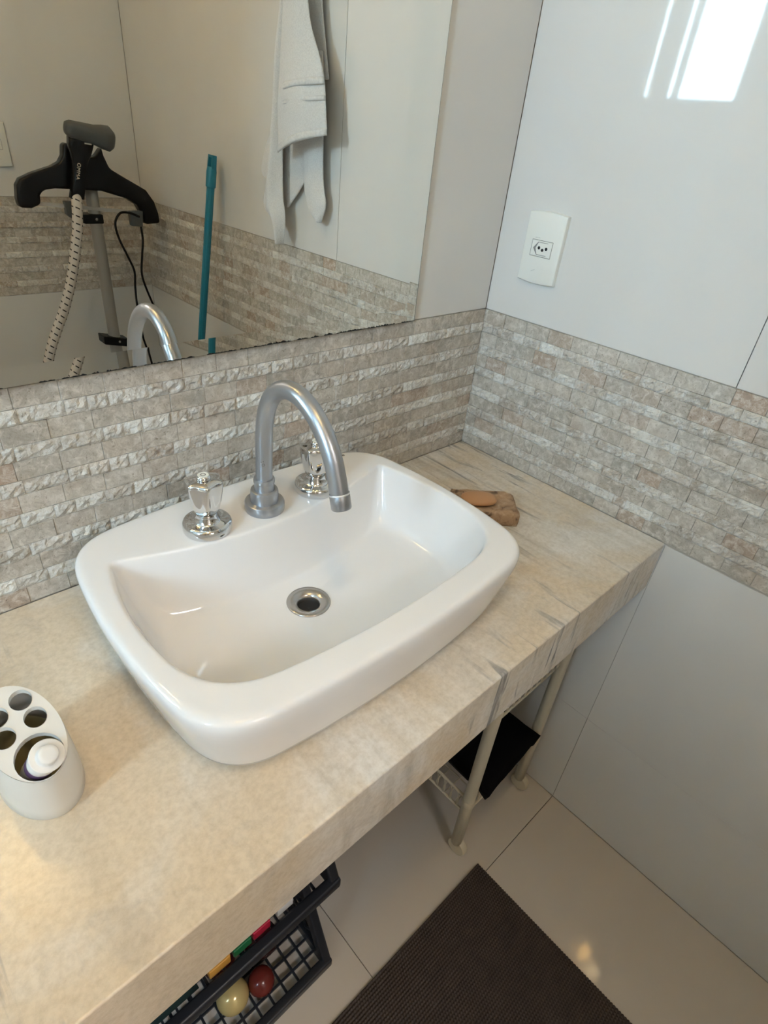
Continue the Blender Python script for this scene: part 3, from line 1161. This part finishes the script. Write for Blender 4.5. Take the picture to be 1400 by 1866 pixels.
# ------------------------------------------------------------------ under the worktop: cream trolley
FX0, FX1, FY0, FY1 = -0.297, -0.052, -0.405, -0.10
cart = thing('trolley', 'cream tubular trolley with wire baskets on casters under the worktop by the right wall', 'cart', ((FX0 + FX1) / 2, (FY0 + FY1) / 2, 0))
for x in (FX0, FX1):
    for y in (FY0, FY1):
        mb = MB()
        mb.tube([(x, y, 0.040), (x, y, 0.20), (x, y, 0.46), (x, y, 0.62)], 0.0125, 16)
        mb.lathe([(0.0127, 0.0), (0.0140, 0.002), (0.0140, 0.016), (0.0127, 0.018)], (x, y, 0.192), 16, cap=False)
        lg = mb.build('leg', M['cream_metal'], cart, smooth=True)
        mb = MB()
        mb.lathe([(0.010, -0.009), (0.0215, -0.008), (0.0235, -0.004), (0.0235, 0.004), (0.0215, 0.008), (0.010, 0.009)], (x + 0.004, y - 0.004, 0.0236), 24, axis=(1, 0, 0))
        mb.build('caster', M['cream_metal'], lg, smooth=True, auto=40)
for zb, zr in ((0.155, 0.205), (0.459, 0.508), (0.57, 0.61)):
    mb = MB()
    for z in (zb, zr):
        mb.tube([(FX0, FY0, z), (FX1, FY0, z), (FX1, FY1, z), (FX0, FY1, z), (FX0, FY0, z)], 0.0032, 8)
    for k in range(1, 9):
        x = FX0 + (FX1 - FX0) * k / 9
        mb.tube([(x, FY0, zb), (x, FY1, zb)], 0.0016, 6)
    for k in range(1, 10):
        y = FY0 + (FY1 - FY0) * k / 10
        mb.tube([(FX0, y, zb), (FX1, y, zb)], 0.0016, 6)
    # curled wire border

    def curl(a, c, n):
        a, c = Vector(a), Vector(c)
        d = (c - a)
        out = []
        for q in range(n * 8 + 1):
            t = q / (n * 8)
            ph = 2 * PI * q / 8
            out.append(a + d * t + d.normalized() * (0.006 * math.sin(ph)) + Vector((0, 0, (zr - zb) * 0.5 * math.cos(ph))))
        return out
    zc = (zb + zr) / 2
    mb.tube(curl((FX0 + 0.015, FY0, zc), (FX1 - 0.015, FY0, zc), 11), 0.0017, 6)
    mb.tube(curl((FX0, FY0 + 0.015, zc), (FX0, FY1 - 0.015, zc), 14), 0.0017, 6)
    mb.tube(curl((FX1, FY0 + 0.015, zc), (FX1, FY1 - 0.015, zc), 14), 0.0017, 6)
    mb.build('wire_basket', M['cream_metal'], cart, smooth=True)
# folded black bag on the lower basket, overhanging the front
mb = MB()
quad_ = [Vector((-0.283, -0.437, 0)), Vector((-0.072, -0.424, 0)), Vector((-0.080, -0.15, 0)), Vector((-0.279, -0.15, 0))]
rows = []
nxb, nyb = 14, 18
for i in range(nyb + 1):
    row = []
    for j in range(nxb + 1):
        a, c = quad_[0].lerp(quad_[1], j / nxb), quad_[3].lerp(quad_[2], j / nxb)
        p = a.lerp(c, i / nyb)
        if p.y < -0.385 and j <= 1:
            p.x = max(p.x, -0.281 + 0.004 * j)
        e = i in (0, nyb) or j in (0, nxb)
        row.append((p.x + noise.noise(p * 40) * 0.0012, p.y + noise.noise(p * 30 + Vector((5, 5, 5))) * 0.003, 0.251 + noise.noise(p * 16) * 0.005 - (0.006 if e else 0)))
    rows.append(row)
mb.quad_grid(rows)
o = mb.build('folded_bag', M['black_cloth'], None, smooth=True)
md = o.modifiers.new('thick', 'SOLIDIFY')
md.thickness = 0.034
md.offset = -1
tag(o, 'folded black cloth bag lying on the lower basket of the cream trolley', 'bag')


# ------------------------------------------------------------------ black plastic stacking bins
def bin_(z0, label):
    X0, X1, YF, YB, h = -1.20, -0.645, -0.392, -0.06, 0.318
    YT = YF + 0.135
    t = thing('storage_bin', label, 'crate', ((X0 + X1) / 2, (YF + YB) / 2, z0), 'black storage bins under the worktop')
    mb = MB()
    mb.box(X0, X1, YF, YF + 0.018, z0, z0 + 0.025)
    mb.build('front_bar', M['crate'], t, bevel=0.004)
    for x in (X0, X1 - 0.018):
        mb = MB()
        mb.prism([(YF + 0.001, z0 + 0.015), (YF + 0.026, z0 + 0.015), (YT + 0.026, z0 + h), (YT, z0 + h)], lambda a, b: (x, a, b), lambda a, b: (x + 0.018, a, b))
        mb.build('front_post', M['crate'], t, bevel=0.004)
        mb = MB()
        mb.box(x, x + 0.024, YB - 0.024, YB, z0, z0 + h)
        mb.build('rear_post', M['crate'], t, bevel=0.004)
    mb = MB()
    for x in (X0, X1 - 0.016):
        mb.box(x, x + 0.016, YF + 0.02, YB, z0, z0 + 0.03)
        mb.box(x, x + 0.016, YT, YB, z0 + h - 0.02, z0 + h)
    mb.box(X0, X1, YB - 0.014, YB, z0, z0 + 0.03)
    mb.box(X0, X1, YB - 0.014, YB, z0 + h - 0.025, z0 + h)
    mb.build('rim', M['crate'], t, bevel=0.002)
    mb = MB()
    zf = z0 + 0.012
    k = X1 - 0.04
    while k > X0 + 0.02:
        mb.bar((k, YF + 0.014, zf), (k, YB, zf), 0.004, 0.006)
        k -= 0.027
    k = YF + 0.040
    while k < YB - 0.01:
        mb.bar((X0, k, zf), (X1, k, zf), 0.004, 0.0055)
        k += 0.026
    mb.build('floor_lattice', M['crate'], t)
    for x in (X0 + 0.008, X1 - 0.008):
        mb = MB()
        for q in range(-9, 16):
            for sgn in (1, -1):
                # diagonals clipped to the side panel
                pts = []
                for s in range(41):
                    z = z0 + 0.02 + (h - 0.04) * s / 40
                    y = YF + 0.033 * q + sgn * (z - z0 - 0.02) * 0.8 + (0.0 if sgn > 0 else 0.25)
                    lo = YF + 0.02 + (YT - YF) * (z - z0) / h
                    if lo < y < YB - 0.01:
                        pts.append((x, y, z))
                if len(pts) > 2:
                    mb.bar(pts[0], pts[-1], 0.004, 0.004, (1, 0, 0))
        mb.build('side_lattice', M['crate'], t)
    mb = MB()
    k = X0 + 0.04
    while k < X1 - 0.02:
        mb.bar((k, YB - 0.007, z0 + 0.02), (k, YB - 0.007, z0 + h - 0.01), 0.004)
        k += 0.035
    k = z0 + 0.055
    while k < z0 + h - 0.02:
        mb.bar((X0, YB - 0.007, k), (X1, YB - 0.007, k), 0.004)
        k += 0.035
    mb.build('back_lattice', M['crate'], t)
    return t


bin_(0.0, 'black plastic lattice storage bin standing on the floor, lower of the two')
bin_(0.322, 'black plastic lattice storage bin stacked on top, directly below the worktop')


def ball(name, c, r, mat, label, grp):
    mb = MB()
    rows = []
    for i in range(1, 16):
        th = PI * i / 16
        rows.append([(c[0] + r * math.sin(th) * math.cos(2 * PI * k / 28), c[1] + r * math.sin(th) * math.sin(2 * PI * k / 28), c[2] + r * math.cos(th)) for k in range(28)])
    b = mb.quad_grid(rows, closed_u=True)
    mb.f.append(tuple(b + k for k in reversed(range(28))))
    mb.f.append(tuple(b + 14 * 28 + k for k in range(28)))
    o = mb.build(name, mat, None, smooth=True)
    tag(o, label, 'ball', grp)


BG = 'glossy balls in the lower bin'
ball('ball', (-0.7690, -0.334, 0.0400), 0.0245, M['red_ball'], 'glossy dark red ball at the front of the lower black bin', BG)
ball('ball', (-0.8200, -0.320, 0.0445), 0.0290, M['gold_ball'], 'glossy pale gold ball in the lower black bin', BG)
ball('ball', (-0.7350, -0.280, 0.0485), 0.033, M['maroon'], 'dark maroon ball behind the red one in the lower black bin', BG)
ball('ball', (-0.8110, -0.252, 0.0485), 0.033, M['maroon'], 'dark maroon ball behind the gold one in the lower black bin', BG)


def carton(x, y, w, d, h, z, mat, label):
    mb = MB()
    mb.box(x - w / 2, x + w / 2, y - d / 2, y + d / 2, z, z + h)
    o = mb.build('carton', mat, None, bevel=0.002)
    tag(o, label, 'box', 'cartons in the upper bin')


mb = MB()
rows = []
for i in range(11):
    row = []
    for j in range(25):
        x = -1.10 + 0.41 * j / 24
        y = -0.222 + 0.135 * i / 10
        e = math.sin(PI * i / 10) ** 0.5 * math.sin(PI * j / 24) ** 0.4
        row.append((x, y, 0.0165 + e * (0.10 + 0.03 * noise.noise(Vector((x * 14, y * 14, 3))))))
    rows.append(row)
mb.quad_grid(rows)
o = mb.build('cloth_bundle', M['black_cloth'], None, smooth=True)
tag(o, 'crumpled black cloth at the back of the lower black bin behind the balls', 'cloth')
ZU = 0.322 + 0.0153
carton(-0.782, -0.352, 0.030, 0.036, 0.022, ZU, M['red_box'], 'small crimson carton in the upper black bin')
carton(-0.815, -0.352, 0.030, 0.036, 0.020, ZU, M['green_box'], 'small dark green carton in the upper black bin')
carton(-0.852, -0.352, 0.034, 0.036, 0.022, ZU, M['orange_box'], 'small orange carton in the upper black bin')
carton(-0.738, -0.350, 0.030, 0.034, 0.020, ZU, M['white_box'], 'small white carton in the upper black bin')
mb = MB()
rows = []
for i in range(9):
    row = []
    for j in range(13):
        x = -1.05 + 0.165 * j / 12
        y = -0.368 + 0.13 * i / 8
        edge = min(i, 8 - i, j, 12 - j)
        row.append((x, y, ZU + (0.002 if edge == 0 else 0.030 + 0.006 * noise.noise(Vector((x * 30, y * 30, 1))))))
    rows.append(row)
mb.quad_grid(rows)
o = mb.build('folded_cloth', M['teal_cloth'], None, smooth=True)
tag(o, 'dark teal folded cloth at the left of the upper black bin', 'cloth')

# ------------------------------------------------------------------ floor mat
X0, X1, Y0, Y1 = -0.93, -0.2780, -0.90, -0.4610
pu = 0.0058
nu, nv = int((X1 - X0) / pu), int((Y1 - Y0) / pu)
SS = 4
mb = MB()
rows = []
for i in range(nv * SS + 1):
    row = []
    y = Y0 + (Y1 - Y0) * i / (nv * SS)
    for j in range(nu * SS + 1):
        x = X0 + (X1 - X0) * j / (nu * SS)
        a = abs(math.sin(PI * i / SS))
        sh = (int(i / SS) % 2) * 0.5
        b_ = abs(math.sin(PI * (j / SS + sh)))
        hgt = 0.0035 + 0.0040 * (a ** 0.7) * (0.35 + 0.65 * b_ ** 0.8)
        if i in (0, nv * SS) or j in (0, nu * SS):
            hgt = 0.0
        row.append((x, y, hgt + 0.0003))
    rows.append(row)
mb.quad_grid(rows)
o = mb.build('floor_mat', M['mat'], None, smooth=True)
tag(o, 'dark brown rubbery woven bath mat on the beige tiled floor', 'mat')


# ------------------------------------------------------------------ towel on the right wall (seen in the mirror)
def sheet(left, right, xoff, bulge, nv_=28, nu_=16, ripple=0.0, seed=0, curl=0.0):
    """left/right: lists of (y, z); returns rows of a hanging cloth, room side is -x"""
    Lc = catmull([Vector((0, a, b)) for a, b in left], 8)
    Rc = catmull([Vector((0, a, b)) for a, b in right], 8)

    def samp(c, t):
        q = t * (len(c) - 1)
        i = min(int(q), len(c) - 2)
        return c[i].lerp(c[i + 1], q - i)
    rows = []
    for i in range(nv_ + 1):
        t = i / nv_
        a, b = samp(Lc, t), samp(Rc, t)
        row = []
        for j in range(nu_ + 1):
            u = j / nu_
            p = a.lerp(b, u)
            x = -xoff - bulge * math.sin(PI * u) * (0.4 + 0.6 * t) - ripple * math.sin(u * PI * 3 + seed + t * 1.5) * t
            x += noise.noise(Vector((p.y * 14, p.z * 9, seed))) * 0.004
            row.append((min(x, -0.006), p.y, p.z))
        rows.append(row)
    return rows


towel = thing('towel', 'white terry hand towel hanging from a hook on the right wall, seen in the mirror', 'towel', (-0.02, -0.605, 1.76))
mb = MB()
A_l = [(-0.618, 1.765), (-0.627, 1.66), (-0.633, 1.58), (-0.638, 1.516), (-0.646, 1.448), (-0.653, 1.375), (-0.6515, 1.306)]
A_r = [(-0.592, 1.765), (-0.566, 1.66), (-0.548, 1.576), (-0.535, 1.53), (-0.505, 1.482), (-0.483, 1.434), (-0.469, 1.352)]
mb.quad_grid(sheet(A_l, A_r, 0.052, 0.018, ripple=0.003, seed=1))
# left tail
B_l = [(-0.625, 1.765), (-0.650, 1.66), (-0.668, 1.583), (-0.692, 1.50), (-0.702, 1.411), (-0.714, 1.33), (-0.728, 1.25), (-0.752, 1.180), (-0.700, 1.148), (-0.667, 1.101)]
B_r = [(-0.610, 1.765), (-0.630, 1.66), (-0.641, 1.582), (-0.647, 1.517), (-0.655, 1.449), (-0.660, 1.375), (-0.663, 1.30), (-0.662, 1.214), (-0.650, 1.165), (-0.660, 1.100)]
mb.quad_grid(sheet(B_l, B_r, 0.032, 0.020, ripple=0.004, seed=2, nv_=36))
# back corner peeking out at the left
E_l = [(-0.66, 1.60), (-0.700, 1.45), (-0.727, 1.353), (-0.7586, 1.310), (-0.780, 1.255), (-0.745, 1.2355)]
E_r = [(-0.64, 1.60), (-0.67, 1.45), (-0.69, 1.353), (-0.70, 1.316), (-0.705, 1.255), (-0.720, 1.234)]
mb.quad_grid(sheet(E_l, E_r, 0.018, 0.008, seed=3))
# rear layer below the front flap
C_l = [(-0.600, 1.50), (-0.600, 1.40), (-0.598, 1.326), (-0.592, 1.27), (-0.589, 1.24), (-0.572, 1.192), (-0.535, 1.172)]
C_r = [(-0.535, 1.50), (-0.528, 1.40), (-0.524, 1.331), (-0.521, 1.27), (-0.515, 1.24), (-0.507, 1.209), (-0.524, 1.171)]
mb.quad_grid(sheet(C_l, C_r, 0.020, 0.010, seed=4))
# inner fold between the tails
D_l = [(-0.670, 1.42), (-0.685, 1.34), (-0.690, 1.275), (-0.690, 1.22), (-0.676, 1.186)]
D_r = [(-0.580, 1.42), (-0.575, 1.34), (-0.590, 1.275), (-0.615, 1.236), (-0.672, 1.185)]
mb.quad_grid(sheet(D_l, D_r, 0.010, 0.004, seed=5))
# back half up to the hook
F_l = [(-0.612, 1.765), (-0.64, 1.66), (-0.655, 1.55), (-0.66, 1.45)]
F_r = [(-0.590, 1.765), (-0.560, 1.66), (-0.545, 1.55), (-0.520, 1.45)]
mb.quad_grid(sheet(F_l, F_r, 0.012, 0.006, seed=6))
mb.build('cloth', M['terry'], towel, smooth=True, solid=0.004, sub=1)


def strip(l0, r0, l1, r1, xo, bulge, name, mat, seed):
    rows = []
    for i in range(5):
        t = i / 4
        row = []
        for j in range(25):
            u = j / 24
            y = (l0[0] + (l1[0] - l0[0]) * t) * (1 - u) + (r0[0] + (r1[0] - r0[0]) * t) * u
            z = (l0[1] + (l1[1] - l0[1]) * t) * (1 - u) + (r0[1] + (r1[1] - r0[1]) * t) * u
            x = -xo - bulge * math.sin(PI * u) * 0.93 - 0.0012 * math.sin(PI * t)
            if name == 'hem':
                x -= 0.0012 * math.sin(u * 60)
                z += 0.004 * math.sin(PI * u)
            row.append((x, y, z))
        rows.append(row)
    mb = MB()
    mb.quad_grid(rows)
    mb.build(name, mat, towel, smooth=True, solid=0.002)


strip((-0.6515, 1.318), (-0.469, 1.364), (-0.6515, 1.304), (-0.468, 1.350), 0.0550, 0.020, 'hem', M['weave'], 1)
strip((-0.640, 1.437), (-0.486, 1.452), (-0.641, 1.424), (-0.482, 1.440), 0.0538, 0.018, 'woven_band', M['weave'], 2)
strip((-0.644, 1.404), (-0.480, 1.420), (-0.645, 1.396), (-0.478, 1.412), 0.0540, 0.018, 'woven_band', M['weave'], 3)
hook = thing('wall_hook', 'small chrome wall hook on the right wall holding the white towel', 'hook', (0, -0.603, 1.775))
mb = MB()
mb.lathe([(0.018, 0.0), (0.018, 0.004), (0.014, 0.006)], (0, -0.603, 1.785), 24, axis=(-1, 0, 0))
mb.tube([(-0.004, -0.603, 1.785), (-0.022, -0.603, 1.775), (-0.040, -0.603, 1.775), (-0.050, -0.603, 1.790)], 0.0045, 12)
mb.build('hook_body', M['chrome'], hook, smooth=True, auto=40)

# ------------------------------------------------------------------ broom leaning on the right wall
b0 = Vector((-0.175, -1.085, 0.035))
b1 = Vector((-0.030, -1.008, 1.268))
ax = (b1 - b0).normalized()
broom = thing('broom', 'turquoise ribbed plastic broom handle leaning on the right wall, seen in the mirror', 'broom', (-0.175, -1.085, 0))
Lb = (b1 - b0).length
mb = MB()
n = 40
u_ = Vector((1, 0, 0))
u_ = (u_ - ax * u_.dot(ax)).normalized()
w_ = ax.cross(u_)
rows = []
for s in (0.0, Lb - 0.075):
    row = []
    for k in range(n):
        th = 2 * PI * k / n
        rr = 0.0112 * (1 - 0.07 * (k % 5 == 0))
        row.append(b0 + ax * s + (u_ * math.cos(th) + w_ * math.sin(th)) * rr)
    rows.append(row)
mb.quad_grid(rows, closed_u=True)
mb.build('handle', M['broom_blue'], broom, smooth=True, auto=20)
mb = MB()
c1 = b1 - ax * 0.078
mb.lathe([(0.0125, 0.0), (0.0142, 0.002), (0.0142, 0.040), (0.0125, 0.052)], c1, 28, axis=ax)
# flat hanging loop
for a, c_ in ((b1 - ax * 0.030 + w_ * 0.0115, b1 + w_ * 0.0095), (b1 - ax * 0.030 - w_ * 0.0115, b1 - w_ * 0.0095), (b1 + w_ * 0.012, b1 - w_ * 0.012)):
    mb.bar(a, c_, 0.006, 0.013, tuple(u_))
mb.build('hanging_cap', M['broom_blue'], broom, smooth=True, auto=35, label='turquoise end cap with a hanging hole')
mb = MB()
mb.box(-0.255, -0.095, -1.110, -1.060, 0.03, 0.062)
hd_ = mb.build('brush_head', M['black_plastic'], broom, bevel=0.004)
mb = MB()
rng = random.Random(2)
for i in range(16):
    for j in range(4):
        x, y = -0.248 + 0.0097 * i, -1.104 + 0.0125 * j
        mb.bar((x, y, 0.032), (x + rng.uniform(-.004, .004), y + rng.uniform(-.004, .004), 0.0), 0.005)
mb.build('bristles', M['grey_plastic'], hd_)

# ------------------------------------------------------------------ garment steamer by the door wall (seen in the mirror)
ST = thing('garment_steamer', 'black garment steamer with hanger head, grey pole and striped hose, seen in the mirror', 'steamer', (-0.225, -1.40, 0))
hang = [(-0.4521, 1.0899), (-0.4532, 1.1131), (-0.4476, 1.1464), (-0.4354, 1.1631), (-0.4001, 1.1787), (-0.3437, 1.1973), (-0.3213, 1.2087), (-0.3089, 1.2258), (-0.3027, 1.2567), (-0.2845, 1.2578), (-0.2752, 1.2233), (-0.2182, 1.2262), (-0.1942, 1.2529), (-0.192, 1.2318), (-0.179, 1.1978), (-0.1322, 1.1727), (-0.0728, 1.142), (-0.0496, 1.109), (-0.0399, 1.0748), (-0.0379, 1.0449), (-0.0893, 1.0419), (-0.0938, 1.07), (-0.1087, 1.0988), (-0.1407, 1.1174), (-0.2142, 1.1367), (-0.2959, 1.1394), (-0.3465, 1.1405), (-0.3789, 1.1355), (-0.3905, 1.1225), (-0.3934, 1.0989), (-0.4201, 1.0879)]
mb = MB()
mb.prism(hang, lambda a, b: (a, -1.405, b), lambda a, b: (a, -1.365, b))
hg = mb.build('hanger', M['black_plastic'], ST, bevel=0.010, seg=3)
mb = MB()
mb.tube(catmull([(-0.238, -1.395, 0.30), (-0.2376, -1.395, 0.70), (-0.237, -1.395, 1.15)], 4), [0.0215] * 4 + [0.0185] * 5, 24)
mb.build('pole', pr('pole_grey', (0.36, 0.34, 0.31), 0.35, 0.3), ST, smooth=True)
for (z, dz, x0_, x1_, tl) in ((1.059, 0.013, -0.282, -0.222, 0.0), (0.673, 0.014, -0.283, -0.198, -0.010)):
    mb = MB()
    mb.prism([(x0_, z - dz - tl), (x1_, z - dz + tl), (x1_, z + dz + tl), (x0_, z + dz - tl)], lambda a, b: (a, -1.420, b), lambda a, b: (a, -1.366, b))
    c = mb.build('pole_clamp', M['black_plastic'], ST, bevel=0.003)
    mb = MB()
    mb.lathe([(0.0045, 0.0), (0.004, 0.003)], ((x0_ + x1_) / 2 + 0.008, -1.3665, z), 16, axis=(0, 1, 0))
    mb.build('screw', M['steel'], c, smooth=True)
mb = MB()
mb.bar((-0.4155, -1.375, 1.1021), (-0.1082, -1.375, 1.0762), 0.004, 0.010)
mb.build('clip_bar', M['clear'], ST, label='clear plastic bar under the hanger')
for pts in ([(-0.1385, 1.0824), (-0.0954, 1.0824), (-0.1018, 1.0362), (-0.1369, 1.0391)], [(-0.3298, 1.1085), (-0.3088, 1.1088), (-0.3178, 1.0619), (-0.3297, 1.0732)]):
    mb = MB()
    mb.prism(pts, lambda a, b: (a, -1.382, b), lambda a, b: (a, -1.360, b))
    mb.build('trouser_clip', M['grey_plastic'], ST, bevel=0.002, label='dark grey trouser clip')
# steam head: grey nozzle on a black handle
mb = MB()
rows = []
hc = Vector((-0.239, -1.335, 1.286))
axh = Vector((1, 0, -0.16)).normalized()
uph = Vector((0.10, 0.30, 0.95)).normalized()
uph = (uph - axh * uph.dot(axh)).normalized()
outh = axh.cross(uph)
for s, r in ((-0.0655, 0.30), (-0.062, 0.68), (-0.050, 0.92), (-0.02, 1.0), (0.015, 1.08), (0.038, 1.30), (0.055, 1.38), (0.066, 1.0), (0.070, 0.5)):
    row = []
    for k in range(24):
        th = 2 * PI * k / 24
        cp = math.copysign(abs(math.cos(th)) ** 0.7, math.cos(th))
        sp_ = math.copysign(abs(math.sin(th)) ** 0.7, math.sin(th))
        row.append(hc + axh * s + uph * (0.0225 * r * cp) + outh * (0.024 * r * sp_))
    rows.append(row)
b = mb.quad_grid(rows, closed_u=True)
mb.f.append(tuple(b + k for k in reversed(range(24))))
mb.f.append(tuple(b + 8 * 24 + k for k in range(24)))
mb.build('steam_nozzle', M['grey_plastic'], ST, smooth=True, label='dark grey rounded steam nozzle')
mb = MB()
secs = [(-0.260, 1.276, 0.036, 0.020), (-0.2655, 1.255, 0.034, 0.020), (-0.268, 1.238, 0.029, 0.019), (-0.2765, 1.207, 0.0195, 0.018), (-0.285, 1.172, 0.0185, 0.0175), (-0.294, 1.140, 0.0190, 0.0175), (-0.3005, 1.119, 0.0195, 0.0175)]
rows = []
for x, z, hw, hd2 in secs:
    row = []
    for k in range(28):
        th = 2 * PI * k / 28
        cp = math.copysign(abs(math.cos(th)) ** 0.6, math.cos(th))
        sp_ = math.copysign(abs(math.sin(th)) ** 0.6, math.sin(th))
        row.append((x + hw * cp, -1.343 + hd2 * sp_, z - 0.10 * hw * cp))
    rows.append(row)
b = mb.quad_grid(rows, closed_u=True)
mb.f.append(tuple(b + k for k in reversed(range(28))))
mb.f.append(tuple(b + (len(secs) - 1) * 28 + k for k in range(28)))
hdl = mb.build('handle', M['black_plastic'], ST, smooth=True)
mb = MB()
mb.bar((-0.259, -1.3222, 1.262), (-0.240, -1.3222, 1.2605), 0.0035, 0.001, (0, 1, 0))
mb.build('silver_mark', M['brass_text'], hdl)
# lettering on the handle
cu = bpy.data.curves.new('lettering', 'FONT')
cu.body = 'OMMA'
cu.size = 0.0165
cu.extrude = 0.0003
cu.space_character = 1.05
tmp = bpy.data.objects.new('lettering_curve', cu)
C.objects.link(tmp)
dg = bpy.context.evaluated_depsgraph_get()
me = bpy.data.meshes.new_from_object(tmp.evaluated_get(dg))
bpy.data.objects.remove(tmp)
dirv = Vector((-0.27, 0, -1)).normalized()
upv = Vector((1, 0, -0.27)).normalized()
org = Vector((-0.2865, -1.3250, 1.2135))
hoff = wloc(hdl)
for v in me.vertices:
    v.co = org + dirv * v.co.x * 0.86 + upv * v.co.y * 0.8 + Vector((0, v.co.z + 0.0005, 0)) - hoff
me.materials.clear()
me.materials.append(M['brass_text'])
o = bpy.data.objects.new('lettering', me)
o.parent = hdl
C.objects.link(o)

hose = [(-0.3005, -1.340, 1.128), (-0.3061, -1.330, 1.110), (-0.3135, -1.322, 1.0787), (-0.3219, -1.32, 1.034), (-0.3355, -1.32, 0.9885), (-0.3499, -1.32, 0.942), (-0.3665, -1.32, 0.8948), (-0.3870, -1.32, 0.8471), (-0.4100, -1.32, 0.7988), (-0.4375, -1.32, 0.7503), (-0.476, -1.32, 0.6705), (-0.520, -1.33, 0.52), (-0.50, -1.36, 0.33), (-0.40, -1.40, 0.20), (-0.33, -1.41, 0.17)]
hp = catmull(hose, 10)


def mat_hose():
    return M['hose'] if 'hose' in M else M.setdefault('hose', pr('hose_fabric', (0.62, 0.57, 0.52), 0.85))


mb = MB()
mb.tube(hp, 0.0145, 20)
hs = mb.build('hose', mat_hose(), ST, smooth=True)
# black dashes woven in a helix
mb = MB()
up = None
frames = []
dist = [0.0]
for i in range(1, len(hp)):
    dist.append(dist[-1] + (hp[i] - hp[i - 1]).length)


def hose_at(d):
    for i in range(1, len(hp)):
        if dist[i] >= d:
            t = (d - dist[i - 1]) / max(1e-9, dist[i] - dist[i - 1])
            return hp[i - 1].lerp(hp[i], t), (hp[i] - hp[i - 1]).normalized()
    return hp[-1], (hp[-1] - hp[-2]).normalized()


pitch, R_ = 0.0200, 0.0149
d = 0.01
while d < dist[-1] - 0.03:
    th0 = 2 * PI * d / pitch
    quad = []
    for k in range(3):
        dd = d + k * 0.0013
        p, tg = hose_at(dd)
        u = Vector((0, 1, 0))
        u = (u - tg * u.dot(tg)).normalized()
        w = tg.cross(u)
        th = 2 * PI * dd / pitch
        rad = u * math.cos(th) + w * math.sin(th)
        quad.append((p + rad * R_ - tg * 0.0019, p + rad * R_ + tg * 0.0019))
    i = len(mb.v)
    for a, c_ in quad:
        mb.v += [tuple(a), tuple(c_)]
    mb.f += [(i, i + 2, i + 3, i + 1), (i + 2, i + 4, i + 5, i + 3)]
    d += pitch / 5
o = mb.build('woven_dashes', M['dark'], hs)
o['kind'] = 'stuff'
cab = [(-0.110, -1.36, 1.066), (-0.1392, -1.355, 1.0776), (-0.1705, -1.35, 1.080), (-0.1887, -1.35, 1.0635), (-0.1951, -1.35, 1.0399), (-0.1882, -1.35, 1.0011), (-0.1692, -1.35, 0.9506), (-0.1541, -1.35, 0.9036), (-0.1583, -1.35, 0.8562), (-0.1604, -1.35, 0.8019), (-0.154, -1.355, 0.7452), (-0.1512, -1.36, 0.681), (-0.1377, -1.36, 0.6004), (-0.13, -1.37, 0.42), (-0.15, -1.40, 0.26)]
mb = MB()
mb.tube(catmull(cab, 6), 0.0036, 10)
mb.build('power_cable', M['black_plastic'], ST, smooth=True)
cab2 = [(-0.1073, -1.365, 1.045), (-0.1081, -1.36, 0.999), (-0.1196, -1.355, 0.9485), (-0.128, -1.355, 0.8968), (-0.1214, -1.355, 0.8535), (-0.0989, -1.355, 0.7793), (-0.06, -1.355, 0.66), (-0.04, -1.36, 0.42), (-0.05, -1.38, 0.20), (-0.08, -1.40, 0.16)]
mb = MB()
mb.tube(catmull(cab2, 6), 0.0036, 10)
mb.build('power_cable', M['black_plastic'], ST, smooth=True)
mb = MB()
outl = [(-0.39, 0.0), (-0.06, 0.0), (-0.05, 0.04), (-0.075, 0.14), (-0.16, 0.20), (-0.175, 0.30), (-0.295, 0.30), (-0.31, 0.20), (-0.375, 0.14), (-0.40, 0.04)]
mb.prism(outl, lambda a, b: (a, -1.53, b), lambda a, b: (a, -1.29, b))
mb.build('water_tank', M['black_plastic'], ST, bevel=0.012, seg=3)

# ------------------------------------------------------------------ ceiling lamp with two bulbs above the camera
lamp = thing('ceiling_lamp', 'white ceiling lamp with one warm and one white bulb above the bathroom', 'lamp', (-1.057, -0.775, CEIL))
mb = MB()
mb.lathe([(0.11, 0.0), (0.11, -0.015), (0.09, -0.022), (0.02, -0.024)], (-1.057, -0.775, CEIL - 0.0005), 32)
mb.build('canopy', M['aluminium'], lamp, smooth=True, auto=40)
for (x, y, key) in ((-1.083, -0.736, 'bulb_warm'), (-1.031, -0.813, 'bulb_cool')):
    mb = MB()
    mb.lathe([(0.014, -0.02), (0.014, -0.05), (0.012, -0.055)], (x, y, CEIL), 20)
    mb.build('bulb_socket', M['white_plastic'], lamp, smooth=True, auto=40)
    mb = MB()
    rows = []
    c = Vector((x, y, CEIL - 0.085))
    mb.lathe([(0.002, -0.0325)] + [(0.033 * math.sin(PI * i / 12), -0.033 * math.cos(PI * i / 12)) for i in range(1, 11)] + [(0.012, 0.032)], c, 24)
    mb.build('bulb', M[key], lamp, smooth=True)
